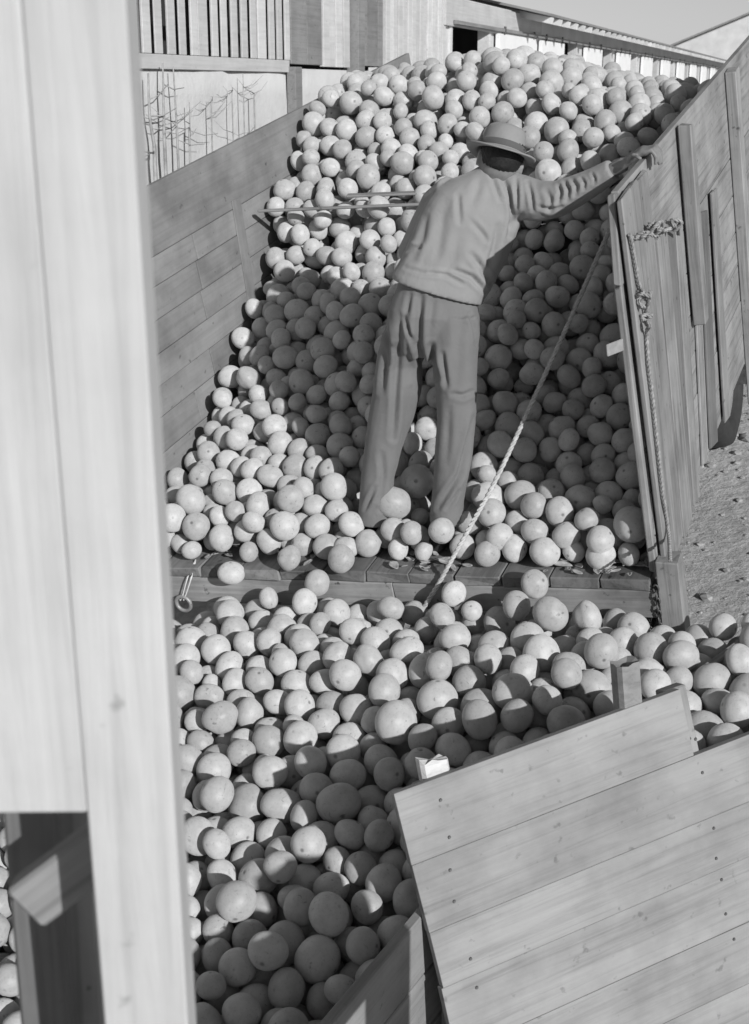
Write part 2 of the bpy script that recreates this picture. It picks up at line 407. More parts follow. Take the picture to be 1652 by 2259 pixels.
# another shed far behind
g = empty('gabled_barn', Matrix.Translation((25.5, 92, 0)) @ Matrix.Rotation(math.radians(-18), 4, 'Z'))
tag(g, 'distant gabled barn with one window rising behind the shed roof', 'barn')
bm = bmesh.new()
pts = [(-7, 0, 0), (7, 0, 0), (7, 0, 5.2), (0, 0, 8.0), (-7, 0, 5.2)]
f0 = [bm.verts.new(p) for p in pts]; f1 = [bm.verts.new((p[0], 14, p[2])) for p in pts]
bm.faces.new(f0); bm.faces.new(f1[::-1])
for a, b in ((0, 1), (1, 2), (4, 0)): bm.faces.new((f0[b], f0[a], f1[a], f1[b]))
obj('wall', bm, M['shed_wall'], g)
for sg in (-1, 1):
    plank2('roof_slope', g, M['roof'], (0, 6.9, 8.08), (sg * 7.5, 6.9, 5.08), (0, 1, 0), 15, .1)
wf = plank('window', g, M['white_board'], (2.2, -.03, 5.6), (1, 0, 0), (0, 0, 1), 1.2, 1.7, .1)
plank('pane', wf, M['recess'], (0, 0, .055), (1, 0, 0), (0, 1, 0), .9, 1.4, .02)

# ------------------------------------------------------------------ truck
truck = empty('farm_truck', TRUCK)
tag(truck, 'farm truck with high board sides heaped with grapefruit, tail open', 'truck')
W = M['wall_wood']
# left side: boards laid lengthwise, seen from inside
rows = [0.012, .15, .30, .45, .58, .71, .848, .985, 1.108, 1.398]
joints = {1: [1.9], 2: [.8], 3: [1.01, 2.6], 4: [], 5: [1.055, 2.2], 6: [1.075], 7: [1.098, 2.4], 8: []}
for i in range(len(rows) - 1):
    cuts = [-.03] + joints.get(i, []) + [BL]
    for a, b in zip(cuts, cuts[1:]):
        plank('side_board', truck, W, (-BW - .0125 + random.uniform(-.002, .002), (a + b) / 2, (rows[i] + rows[i + 1]) / 2), (0, 1, 0), (0, 0, 1), b - a - .003, rows[i + 1] - rows[i] - .003, .025, bev=.002, jag=.0015, seed=i * 7 + int(a * 10))
for v in (.05, 1.55, 3.0, 4.0):
    plank('stake', truck, M['right_wood'], (-BW - .056, v, .62), (0, 0, 1), (0, 1, 0), 1.5, .09, .055)
plank('inner_cleat', truck, W, (-BW + .004, 1.49, .62), (.0, .12, 1), (0, 1, 0), 1.06, .085, .008, bev=.002)
# right side
cols = [.012, .16, .33, .50, .66, .83, 1.0, 1.398]
for i in range(len(cols) - 1):
    plank('side_board', truck, M['right_wood'], (.0125 + random.uniform(-.002, .002), BL / 2 + .0, (cols[i] + cols[i + 1]) / 2), (0, 1, 0), (0, 0, 1), BL + .02, cols[i + 1] - cols[i] - .004, .025, bev=.002, jag=.003, seed=40 + i)
# upright boards over the outside of the right wall: (v top, v bottom, width, w top, w bottom, thickness, material)
ups = [(-.06, -.10, .10, 1.395, 1.11, .022, 'right_wood'), (-.095, -.03, .08, 1.12, .02, .022, 'right_wood'), (-.03, .06, .13, 1.392, .02, .02, 'right_wood'), (.085, .165, .12, 1.385, .0, .024, 'right_wood'), (.24, .27, .15, 1.38, -.02, .018, 'right_wood'),
       (.42, .40, .16, 1.13, -.02, .02, 'right_wood'), (.60, .52, .14, 1.09, -.03, .016, 'dark_wood'), (.74, .62, .12, 1.06, -.02, .018, 'right_wood'), (.95, .93, .07, 1.39, .62, .05, 'right_wood'),
       (1.10, .90, .12, 1.0, .02, .012, 'right_wood'), (1.26, 1.08, .15, .98, .02, .014, 'dark_wood'), (1.5, 1.4, .12, 1.0, .0, .014, 'right_wood'), (2.1, 2.1, .1, 1.38, -.2, .05, 'right_wood'), (3.1, 3.1, .1, 1.38, -.2, .05, 'right_wood')]
for i, (va, vb, w, wa, wb, t, m) in enumerate(ups):
    if va > -.05: plank2('upright_board', truck, M[m], (.027 + t / 2 + (i % 3) * .004, va, wa), (.027 + t / 2 + (i % 3) * .004, vb, wb), (0, 1, 0), w, t, jag=.006, seed=i)
    else: plank2('upright_board', truck, M[m], (.0125 - .004 * i, va + .045, wa), (.0125 - .004 * i, vb + .045, wb), (0, 1, 0), w, .026, jag=.008, seed=i)
# iron hasp on the rear edge
plank('hasp', truck, M['galv'], (.0, -.17, .93), (-.5, -1, .1), (0, .1, 1), .08, .04, .006)
# head board
for i in range(3): plank('head_board', truck, M['right_wood'], (-BW / 2, BL + .0155, .117 + i * .235), (1, 0, 0), (0, 0, 1), BW, .228, .03)
# floor and rear beam
for i in range(12):
    u0 = -BW + i * BW / 12
    plank('floor_board', truck, M['floor_wood'], (u0 + BW / 24, BL / 2 - .03, -.0225), (0, 1, 0), (1, 0, 0), BL + .05 + random.uniform(-.012, .012), BW / 12 - .004, .045, seed=i, jag=.009)
plank2('rear_beam', truck, M['beam_wood'], (-BW - .07, .0, -.108), (-1.02, .0, -.108), (0, 0, 1), .118, .10, jag=.004, seed=2)
plank2('rear_beam', truck, M['beam_wood'], (-1.016, .0, -.105), (.02, .0, -.102), (0, 0, 1), .112, .10, jag=.003, seed=5)
plank2('corner_post', truck, M['right_wood'], (.066, -.01, .075), (.072, -.01, -1.02), (1, 0, 0), .085, .09, jag=.004, seed=8)
plank2('cross_sill', truck, M['right_wood'], (-BW, .3, -.2), (0, .3, -.2), (0, 0, 1), .14, .1)
plank2('hanger_board', truck, M['right_wood'], (-.245, .06, -.166), (-.245, .06, -.5), (1, 0, 0), .07, .03)
plank2('hanger_board', truck, M['right_wood'], (-.035, .08, -.166), (-.035, .08, -.5), (1, 0, 0), .13, .03)
for u in (-BW / 2 - .42, -BW / 2 + .42): plank2('chassis_rail', truck, M['metal'], (u, .35, -.36), (u, BL + 1.2, -.36), (0, 0, 1), .2, .08)
for v in (1.25, 3.9):
    plank2('axle', truck, M['metal'], (-BW + .2, v, -.76), (-.2, v, -.76), (0, 0, 1), .1, .1)
    plank2('spring', truck, M['metal'], (-BW / 2 - .42, v, -.7), (-BW / 2 - .42, v, -.45), (0, 1, 0), .5, .07); plank2('spring', truck, M['metal'], (-BW / 2 + .42, v, -.7), (-BW / 2 + .42, v, -.45), (0, 1, 0), .5, .07)
    for u in (-BW + .42, -.48):
        bm = bmesh.new(); prof = [(-.1, .28), (-.12, .36), (-.10, .43), (-.05, .45), (.05, .45), (.10, .43), (.12, .36), (.1, .28)]; n = 32; R_ = []
        for a in range(n):
            A = 2 * math.pi * a / n; R_.append([bm.verts.new((x, r * math.cos(A), r * math.sin(A))) for x, r in prof])
        for a in range(n):
            for q in range(len(prof)): bm.faces.new((R_[a][q], R_[a][(q + 1) % 8], R_[(a + 1) % n][(q + 1) % 8], R_[(a + 1) % n][q]))
        wh = obj('wheel', bm, M['rubber'], truck, True, Matrix.Translation((u, v, -.77)))
        bm = bmesh.new(); bmesh.ops.create_cone(bm, cap_ends=True, segments=24, radius1=.285, radius2=.285, depth=.14); bmesh.ops.rotate(bm, verts=bm.verts, matrix=Matrix.Rotation(math.pi / 2, 3, 'Y'))
        obj('rim', bm, M['galv'], wh)
# slat across the bed that holds the heap back
plank2('cross_slat', truck, M['right_wood'], (-BW + .06, 1.66, 1.055), (-.9, 1.70, .985), (0, 1, -.2), .04, .014, jag=.003, seed=9)
plank2('cross_slat', truck, M['right_wood'], (-1.75, 1.75, 1.068), (-.75, 1.79, 1.005), (0, 1, .1), .035, .012, jag=.003, seed=12)
# chains by the corner post
def chain(u, v, w0, n):
    bm = bmesh.new()
    for i in range(n):
        c = Vector((u, v, w0 - i * .026)); a = (Vector((1, 0, 0)), Vector((0, 1, 0)))[i % 2]; P = []
        for k in range(8):
            A = 2 * math.pi * k / 8; P.append(c + a * math.cos(A) * .0095 + Vector((0, 0, 1)) * math.sin(A) * .017)
        add_tube(bm, P + [P[0]], .0038, 4, cap=False)
    return obj('chain', bm, M['metal'], truck, True)
chain(-.075, -.01, -.17, 12); chain(-.025, -.03, -.17, 11); chain(.02, -.058, -.03, 16)
plank2('brace_rod', truck, M['metal'], (-.005, .02, -.18), (-.09, .02, -.36), (0, 1, 0), .02, .02)

# ------------------------------------------------------------------ fruit bin in front of the truck
PT = np.array([.048, 3.25, -1.798 + CAMZ]); PA = np.array([.897, .42, .134]); PB = np.array([.228, -.182, -.957])
PA /= np.linalg.norm(PA); PB -= PA * (PA @ PB); PB /= np.linalg.norm(PB); PN = np.cross(PB, PA); PN /= np.linalg.norm(PN)
if PN[1] > 0: PN = -PN                                   # towards the camera
LA = np.array([-.089, 2.838]); LD = np.array([.462, .887]); LN = np.array([.887, -.462]); LZ = -2.15 + CAMZ
def bin_s(x, y):
    """height of the heap in the bin"""
    x = np.asarray(x, float); y = np.asarray(y, float)
    yb = 4.647 - (x - .999) * .43                        # front of the beam
    d = np.clip(yb - y, -.2, 3)
    z = -1.96 + .115 * (x + .3) - .045 * d - .17 * np.clip(d - .5, 0, 3) ** 1.1
    z += .05 * np.exp(-((x - .55) / .35) ** 2 - ((y - 4.3) / .3) ** 2) + .02 * np.sin(x * 5 + y * 3)
    z = z - .10 * np.exp(-((x + .85) / .32) ** 2 - (d / .3) ** 2)
    return z + CAMZ
bin_ = empty('fruit_bin', Matrix.Translation((0, 0, 0)))
tag(bin_, 'rough board fruit bin below the truck tail, heaped with grapefruit', 'bin')
fl = bmesh.new(); G = []
for j in range(13):
    G.append([])
    for i in range(13):
        x = -1.5 + 3.4 * i / 12; y = 1.75 + 3.75 * j / 12; y = min(y, 4.62 - (x - .999) * .43)
        G[-1].append(fl.verts.new((x, y, float(bin_s(x, y)) - .40)))
for j in range(12):
    for i in range(12):
        q_ = [G[j][i], G[j][i + 1], G[j + 1][i + 1], G[j + 1][i]]
        if all((np.array(v_.co[:2]) - LA) @ LN < 0 or (np.array(v_.co) - PT) @ PN < -.05 for v_ in q_): fl.faces.new(q_)
obj('bin_floor', fl, M['floor_wood'], bin_)
V3 = lambda a: Vector((float(a[0]), float(a[1]), float(a[2])))
# the tilted front panel of boards
pw = [.0, .205, .40, .56, .75, .93, 1.1, 1.26, 1.45, 1.63, 1.82]
for i in range(len(pw) - 1):
    L = 1.02 if i else .93
    c = PT + PA * (L / 2 + (0 if i in (0, 1) else .004 * (i % 3))) + PB * (pw[i] + pw[i + 1]) / 2 - PN * .014
    plank('panel_board', bin_, M['bin_wood'], V3(c), V3(PA), V3(PB), L if i == 0 else 1.75, pw[i + 1] - pw[i] - .0012, .026, bev=.0012, jag=.002, seed=i + 90) if i == 0 else \
        plank('panel_board', bin_, M['bin_wood'], V3(PT + PA * (1.75 / 2 + .003 * (i % 3)) + PB * (pw[i] + pw[i + 1]) / 2 - PN * .014), V3(PA), V3(PB), 1.75, pw[i + 1] - pw[i] - .0012, .026, bev=.0012, jag=.002, seed=i + 90)
nm_ = bmesh.new(); bmesh.ops.create_cone(nm_, cap_ends=True, segments=8, radius1=.0055, radius2=.004, depth=.003); nme = bpy.data.meshes.new('nail'); nm_.to_mesh(nme); nm_.free(); nme.materials.append(M['metal'])
rn_ = random.Random(5)
for i in range(len(pw) - 1):
    for a_ in (.115, .93, 1.55):
        for f_ in (.25, .75):
            if rn_.random() < .2 or (i == 0 and a_ > 1): continue
            c = PT + PA * (a_ + rn_.uniform(-.02, .02)) + PB * (pw[i] + (pw[i + 1] - pw[i]) * (f_ + rn_.uniform(-.08, .08))) + PN * .0005
            o = bpy.data.objects.new('nail', nme); link(o, bin_); o.matrix_local = frame(V3(c), V3(PA), V3(np.cross(PN, PA)))
# cleats behind the panel; their tops show
c = PT + PA * .06 - PN * .055
plank('panel_cleat', bin_, M['bin_wood'], V3(PT + PA * .115 + PB * .5 - PN * .05), V3(PB), V3(PA), .98, .07, .045)
plank('panel_cleat', bin_, M['bin_wood'], V3(PT + PA * .93 + PB * .45 - PN * .05), V3(PB), V3(PA), .9, .08, .045)
# split stub and block
def stub(name, base, axis, w, d, h, rag, m, seed):
    rr = random.Random(seed); bm = bmesh.new(); n = 14; rings = []
    ax = Vector(axis).normalized(); sx = V3(PA); sy = ax.cross(sx).normalized(); sx = sy.cross(ax)
    for k in range(3):
        R_ = []
        for i in range(n):
            A = 2 * math.pi * i / n; cx_, cy_ = math.cos(A), math.sin(A)
            q = max(abs(cx_), abs(cy_)); x, y = cx_ / q * w / 2, cy_ / q * d / 2
            hh = h * k / 2 + (rr.uniform(-rag, rag) if k == 2 else 0)
            R_.append(bm.verts.new(Vector(base) + sx * x + sy * y + ax * hh))
        rings.append(R_)
    for a, b in zip(rings, rings[1:]):
        for i in range(n): bm.faces.new((a[i], a[(i + 1) % n], b[(i + 1) % n], b[i]))
    cen = bm.verts.new(Vector(base) + ax * h * .9)
    for i in range(n): bm.faces.new((rings[-1][i], rings[-1][(i + 1) % n], cen))
    return obj(name, bm, m, bin_)
stub('split_stake_end', V3(PT + PA * .145 + PB * .02 - PN * .055), -PB + PA * .05, .085, .05, .062, .014, M['split_wood'], 4)
stub('stake_end', V3(PT + PA * .77 + PB * .1 - PN * .06), Vector((-.12, .0, 1)), .075, .06, .235, .006, M['bin_wood'], 6)
# lower board wall running away from the camera
for k, zt in enumerate((LZ, LZ - .2, LZ - .4)):
    a = (LA[0] - LD[0] * 1.2 + LN[0] * .0, LA[1] - LD[1] * 1.2, zt - .098); b = (LA[0] + LD[0] * .72, LA[1] + LD[1] * .72, zt - .098)
    plank2('side_board', bin_, M['bin_wood'], a, b, (0, 0, 1), .194, .03, jag=.003, seed=k + 60)
plank2('side_post', bin_, M['bin_wood'], (LA[0] + LD[0] * .6 + .04, LA[1] + LD[1] * .6, LZ - .03), (LA[0] + LD[0] * .6 + .04, LA[1] + LD[1] * .6, -.95), (1, 0, 0), .08, .08)
# boards off to the right of the panel
E0 = at(1432, 1560, 4.02); E1 = at(1720, 1350, 4.5)
plank2('end_board', bin_, M['bin_wood'], E0 - Vector((0, 0, .07)), E1 - Vector((0, 0, .07)), (0, 0, 1), .14, .03, jag=.004, seed=71)
plank2('end_board', bin_, M['bin_wood'], E0 - Vector((-.02, .01, .22)), E1 - Vector((0, .01, .22)), (0, 0, 1), .14, .03, jag=.004, seed=72)
plank2('end_post', bin_, M['bin_wood'], at(1521, 1585, 3.98), at(1532, 2000, 3.98), (1, 0, 0), .05, .05, jag=.004, seed=73)
plank2('end_post', bin_, M['bin_wood'], (1.75, 4.35, 1.35), (1.75, 4.35, -.95), (1, 0, 0), .09, .09)
plank2('blocker_timber', bin_, M['bin_wood'], (.775, 1.66, CAMZ - 1.36), (.775, 1.66, -.93), (1, 0, 0), .16, .16)  # upright added below the view so its shadow falls on the heap
# left and far boards, behind the near post
for k in range(5):
    plank2('side_board', bin_, M['bin_wood'], (-1.53, 1.8, .15 + k * .2), (-1.53, 5.5, .15 + k * .2), (0, 0, 1), .195, .03, seed=k + 80, jag=.003)
for y in (2.0, 3.7, 5.3): plank2('side_post', bin_, M['bin_wood'], (-1.6, y, 1.1), (-1.6, y, -.95), (0, 1, 0), .09, .09)

# ------------------------------------------------------------------ near post of the unloading platform
post = empty('platform_post', Matrix.Translation((-.22, 1.0, 0)))
tag(post, 'pale upright timber post of the unloading platform with a cracked side plank', 'post')
def ploc(px, py, Y): return at(px, py, Y) - Vector((-.22, 1.0, 0))
def upr(px_top, px_bot, Y):
    px_top -= 20; px_bot -= 20; a = ploc(px_top, 40, Y); b = ploc(px_bot, 2200, Y); d = (b - a) / (b.z - a.z)
    return a + d * (4.3 - a.z), a + d * (-.93 - a.z)
for nm, pr0, pr1, Y, wpx, tk in (('upright', 300, 430, 1.0, None, .05),):
    t, b = upr(pr0, pr1, Y); w = .072
    plank2('upright', post, M['post_wood'], t + Vector((-w / 2, tk / 2, 0)), b + Vector((-w / 2, tk / 2, 0)), (1, 0, 0), w, tk, bev=.0015)
t, b = upr(300, 430, 1.0)
k = (ploc(150, 1793, 1.0).z - b.z) / (t.z - b.z); e = b.lerp(t, k)
sp = plank2('side_plank', post, M['post_wood'], t + Vector((-.072 - .0445, .0255, 0)), e + Vector((-.072 - .0445, .0255, 0)), (1, 0, 0), .088, .05, bev=.0015)
plank2('cross_brace', post, M['right_wood'], ploc(60, 1990, 1.12), ploc(330, 1790, 1.12), (0, 0, 1), .05, .03)
plank2('back_plank', post, M['dark_wood'], ploc(60, 1700, 1.25), ploc(140, 2700, 1.25), (1, 0, 0), .05, .03)
plank2('back_plank', post, M['right_wood'], ploc(150, 1700, 1.3), ploc(215, 2700, 1.3), (1, 0, 0), .05, .03)

# walkway of planks, added out of view to cast shade into the bin
gw = empty('shade_blocker', Matrix.Translation((.2, .9, 0)))
tag(gw, 'narrow plank walkway added below the view to shade the near end of the bin', 'blocker')
gd = Vector((.444, .896, 0)).normalized(); gs = Vector((gd.y, -gd.x, 0)); gc = Vector((.465, 1.9, CAMZ - 1.68)) - Vector((.2, .9, 0))
for k in (-.5, .5):
    f_ = gc + gs * (.142 * k) + gd * (.13 + .02 * k); plank2('blocker_plank', gw, M['bin_wood'], f_, f_ - gd * 3.6, gs, .138, .04, seed=int(k * 2) + 200, jag=.003)
for q in (-.9, -2.9):
    p_ = gc + gd * q; plank2('blocker_joist', gw, M['bin_wood'], p_ - gs * .25 - Vector((0, 0, .062)), p_ + gs * .25 - Vector((0, 0, .062)), (0, 0, 1), .08, .06)
    for e_ in (-.2, .2): plank2('blocker_leg', gw, M['bin_wood'], p_ + gs * e_ - Vector((0, 0, .103)), Vector(((p_ + gs * e_).x, (p_ + gs * e_).y, -.93)), (1, 0, 0), .08, .08)

# ------------------------------------------------------------------ grapefruit: heaps settled by pushing overlapping fruit apart
def prof_s(u, v):
    pv = [-.3, 0, .2, .46, .9, 1.3, 1.56, 1.70, 1.78, 2.04, 2.3, 2.54, 3.05, 4.2]; pw_ = [.10, .11, .14, .24, .45, .65, .80, .90, 1.08, 1.20, 1.35, 1.48, 1.6, 1.6]
    s = np.interp(v, pv, pw_) + .04 * np.exp(-((u + 1.1) / .5) ** 2) * np.clip((v - 2.2) * 3, 0, 1)
    ridge = np.interp(u, [-2.25, -1.9, -1.7, -1.5, -1.15, -1.0, -.8, -.63, -.45, -.3, -.1], [1.47, 1.49, 1.49, 1.51, 1.55, 1.48, 1.39, 1.32, 1.30, 1.24, 1.23]) - .22 * np.clip(v - np.interp(u, [-2.2, -1.2], [3.1, 2.7]), 0, 2)
    s = np.minimum(s, ridge)
    s = s + .15 * np.clip(1 - (np.abs(u + 1.1) / 1.05) ** 2, 0, 1) * np.exp(-((v - 1.05) / .45) ** 2) - .10 * np.exp(-((u + 1.09) / .22) ** 2 - ((v - .30) / .18) ** 2)
    return s
def pairs_of(P, rad, pad):
    cell = rad.max() * 2 + pad; K = np.floor(P / cell).astype(int); K -= K.min(0)
    d = K.max(0) + 3; key = (K[:, 0] + 1) + d[0] * ((K[:, 1] + 1) + d[1] * (K[:, 2] + 1))
    order = np.argsort(key, kind='stable'); ks = key[order]; I, J = [], []
    for dx in (-1, 0, 1):
        for dy in (-1, 0, 1):
            for dz in (-1, 0, 1):
                o = dx + d[0] * (dy + d[1] * dz)
                if o < 0: continue
                lo = np.searchsorted(ks, key + o, 'left'); hi = np.searchsorted(ks, key + o, 'right'); c = hi - lo
                a = np.repeat(np.arange(len(P)), c); off = np.arange(c.sum()) - np.repeat(np.cumsum(c) - c, c)
                b = order[np.repeat(lo, c) + off]
                if o == 0: k_ = a < b; a, b = a[k_], b[k_]
                I.append(a); J.append(b)
    I = np.concatenate(I); J = np.concatenate(J)
    k_ = ((P[I] - P[J]) ** 2).sum(1) < (rad[I] + rad[J] + pad) ** 2
    return I[k_], J[k_]
def settle(P, rad, fixed, cap, keep, iters=150):
    mob = np.where(fixed, 0.0, 1.0)
    for it in range(iters):
        if it % 6 == 0: I, J = pairs_of(P, rad, .03)
        D = P[I] - P[J]; L = np.sqrt((D ** 2).sum(1)) + 1e-9; ov = rad[I] + rad[J] - L; k_ = ov > 0
        i, j, n, o = I[k_], J[k_], D[k_] / L[k_, None], ov[k_]
        s = mob[i] + mob[j] + 1e-9; mv = n * (o * .85)[:, None]
        A = mv * (mob[i] / s)[:, None]; B = mv * (mob[j] / s)[:, None]
        for c in range(3):
            P[:, c] += (np.bincount(i, A[:, c], len(P)) - np.bincount(j, B[:, c], len(P))) * .55
        if it < iters - 35: cap(P, it)
        keep(P)
    return P
def radii(n):
    r = .0515 * np.exp(RNG.normal(0, .11, n)); return np.clip(r, .039, .07)
# --- truck heap, in the bed's own coordinates (u across, v along, w up)
FEET = [(-1.215, .30), (-.875, .235)]
seed_px = [(423, 1212, 50), (397, 1155, 50), (470, 1190, 50), (549, 1216, 50), (638, 1230, 60), (600, 1180, 54), (720, 1203, 62), (752, 1230, 66), (811, 1196, 64), (878, 1210, 52), (926, 1186, 62),
           (1020, 1203, 58), (1075, 1220, 58), (1135, 1208, 60), (1202, 1216, 66), (1265, 1214, 52), (1325, 1224, 62), (1400, 1190, 44), (668, 1200, 56), (868, 1168, 58, .055), (775, 1155, 64, .065), (1035, 1152, 60, .06), (1102, 1183, 60, .045), (1180, 1172, 62, .055), (1250, 1180, 60, .05), (926, 1140, 44, .045), (1325, 1190, 62, .06), (540, 1170, 56, .05), (700, 1160, 60, .06)]
fx, fr = [], []
for px, py, dm, *hh_ in seed_px:
    r = dm / 2 / FPX * 5.3
    d = at(px, py, 1.0) - cam.location; nrm = Vector(BR[:, 2]); P0 = Vector(BO) + nrm * (r + .002 + (hh_[0] if hh_ else 0))
    X = cam.location + d * ((P0 - cam.location).dot(nrm) / d.dot(nrm)); fx.append(loc(np.array(X))); fr.append(r)
fx = np.array(fx); fr = np.array(fr)
n0 = 3050
u = RNG.uniform(-BW + .06, -.06, n0); v = RNG.uniform(.12, BL - .1, n0); S = prof_s(u, v); rr = radii(n0)
lo = np.maximum(rr, S - .36); hi = np.maximum(lo, S - rr); w = lo + RNG.uniform(0, 1, n0) * (hi - lo)
k_ = (S > .09) & ((S > .17) | (RNG.uniform(0, 1, n0) < .8))
P = np.concatenate([fx, np.stack([u, v, w], 1)[k_]]); rad = np.concatenate([fr, rr[k_]]); fixed = np.arange(len(P)) < len(fx)
dl = RNG.uniform(-.015, .035, len(P))
def cap_t(P, it):
    e = P[:, 2] + rad - prof_s(P[:, 0], P[:, 1]) - dl
    m_ = (e > 0) & ~fixed; P[m_, 2] -= e[m_] * .25
    e2 = prof_s(P[:, 0], P[:, 1]) - .40 - P[:, 2]; m_ = (e2 > 0) & ~fixed; P[m_, 2] += e2[m_] * .3
def keep_t(P):
    m_ = ~fixed
    P[m_, 0] = np.clip(P[m_, 0], -BW + .018 + rad[m_], -.004 - rad[m_]); P[m_, 1] = np.clip(P[m_, 1], .055, BL - .02 - rad[m_]); P[m_, 2] = np.maximum(P[m_, 2], rad[m_] + .001)
    for fu, fv in FEET:
        for off, rk in ((0.02, .085), (-.09, .055)):
            q = P[:, :2] - np.array([fu, fv + off]); L = np.sqrt((q ** 2).sum(1)) + 1e-6; need = rk + rad
            m_ = (L < need) & (P[:, 2] < .42) & ~fixed
            P[m_, :2] += q[m_] / L[m_, None] * (need - L)[m_, None]
P = settle(P, rad, fixed, cap_t, keep_t)
truck_P, truck_r = wld(P), rad.copy()
# --- bin heap, in world coordinates
seed2 = [(510, 1262, 60, -.075), (700, 1285, 60, -.10), (672, 1327, 62, -.17), (592, 1318, 49, -.13), (862, 1340, 62, -.17), (1000, 1308, 60, -.13), (1180, 1286, 66, -.12), (1140, 1334, 66, -.19), (1215, 1352, 78, -.28), (1296, 1358, 74, -.22), (1040, 1346, 46, -.18), (975, 1358, 62, -.28),
         (508, 1352, 64, -.2), (1325, 1435, 78, -.55), (1250, 1485, 70, -.62), (485, 1580, 84, -1.0), (968, 1468, 72, -.6), (760, 1487, 74, -.7), (520, 1985, 92, -1.9), (590, 2095, 92, -2.1), (725, 2015, 96, -1.95), (478, 1750, 78, -1.35), (478, 1860, 66, -1.5), (618, 1910, 78, -1.65), (682, 1860, 82, -1.5)]
fx, fr = [], []
for px, py, dm, vv_ in seed2[:13]:
    d = at(px, py, 1.0) - cam.location; nv = Vector(BR[:, 1]); P0 = Vector(BO) + nv * vv_
    X = cam.location + d * ((P0 - cam.location).dot(nv) / d.dot(nv)); r = dm / 2 / FPX * (X.y * CP - (X.z - CAMZ) * SP); fx.append(np.array(X)); fr.append(r)
for px, py, dm, _ in seed2[13:]:
    d = at(px, py, 1.0) - cam.location; t = 3.0
    for _i in range(40):
        X = cam.location + d * t; t += (X.z - .03 - float(bin_s(X.x, X.y))) * 1.2
    X = cam.location + d * t; r = dm / 2 / FPX * (X.y * CP - (X.z - CAMZ) * SP); fx.append(np.array(X)); fr.append(r)
fx = np.array(fx); fr = np.array(fr)
n0 = 4200
x = RNG.uniform(-1.48, 1.72, n0); y = RNG.uniform(1.9, 5.75, n0); S = bin_s(x, y); rr = radii(n0) * 1.09
z = S - rr - RNG.uniform(0, .27, n0); Q = np.stack([x, y, z], 1)
def viol(P, rad):
    a = (P[:, :2] - LA) @ LN + .02 + rad; b = (P - PT) @ PN + .035 + rad
    b = np.where((P[:, :2] - LA) @ LD > .62, b, 1.0)
    return a, b
a, b = viol(Q, rr); vv_ = loc(Q)[:, 1]
k_ = (np.minimum(a, b) < 0) & (vv_ < -.06 - rr)
Q, rr = Q[k_], rr[k_]
# thin to packing density
area_n = len(Q); want = int(min(area_n, 2200)); Q, rr = Q[:want], rr[:want]
P = np.concatenate([fx, Q]); rad = np.concatenate([fr, rr]); fixed = np.arange(len(P)) < len(fx); dl = RNG.uniform(-.015, .04, len(P))
def cap_b(P, it):
    S = bin_s(P[:, 0], P[:, 1]); e = P[:, 2] + rad - S - dl; m_ = (e > 0) & ~fixed; P[m_, 2] -= e[m_] * .25
    e2 = S - .33 - P[:, 2]; m_ = (e2 > 0) & ~fixed; P[m_, 2] += e2[m_] * .3
def keep_b(P):
    m_ = ~fixed
    P[m_, 0] = np.clip(P[m_, 0], -1.51 + rad[m_], 1.72 - rad[m_]); P[m_, 1] = np.maximum(P[m_, 1], 1.85)
    a, b = viol(P, rad); m_ = (np.minimum(a, b) > 0) & ~fixed
    ma = m_ & (a <= b); mb = m_ & (b < a)
    P[ma, :2] -= LN * a[ma, None]; P[mb] -= PN * b[mb, None]
    vv2 = (P - BO) @ BR[:, 1]; e = vv2 + .056 + rad; m_ = (e > 0) & ~fixed; P[m_] -= BR[:, 1] * e[m_, None]
P = settle(P, rad, fixed, cap_b, keep_b)
bin_P, bin_r = P, rad.copy()

# --- which fruit show largest: a small depth buffer
allP = np.concatenate([truck_P, bin_P]); allr = np.concatenate([truck_r, bin_r]); inbin = np.arange(len(allP)) >= len(truck_P)
sx, sy, sz = proj_np(allP); q = 4.0; Wd, Hd = 413, 565
zb = np.full((Hd, Wd), 1e9); idb = np.full((Hd, Wd), -1)
for i in np.argsort(-sz):
    cx_, cy_, rp = sx[i] / q, sy[i] / q, allr[i] / sz[i] * FPX / q
    x0, x1, y0, y1 = int(max(0, cx_ - rp)), int(min(Wd - 1, cx_ + rp)), int(max(0, cy_ - rp)), int(min(Hd - 1, cy_ + rp))
    if x1 < x0 or y1 < y0: continue
    Y_, X_ = np.mgrid[y0:y1 + 1, x0:x1 + 1]; m_ = (X_ - cx_) ** 2 + (Y_ - cy_) ** 2 < rp * rp
    idb[y0:y1 + 1, x0:x1 + 1][m_] = i
Y_, X_ = np.mgrid[0:Hd, 0:Wd]; X_ = X_ * q; Y_ = Y_ * q
idb[X_ < 300 + (Y_ - 40) * .0602] = -1                                             # behind the near post
idb[(Y_ > 1750 - .365 * (X_ - 870)) & (X_ > 870 + .247 * (Y_ - 1750)) & (Y_ > 1520)] = -1      # behind the front panel
idb[(X_ > 1335 + (Y_ - 420) * .126) & (Y_ > 410 - .926 * (X_ - 1340)) & (Y_ < 1250)] = -1       # behind the right side
idb[(X_ > 830) & (X_ < 1050) & (Y_ > 400) & (Y_ < 1120)] = -1                       # behind the man
cnt = np.bincount(idb[idb >= 0].ravel(), minlength=len(allP))
best = [i for i in np.argsort(-cnt)[:300] if cnt[i] > 0]
single = set(best)
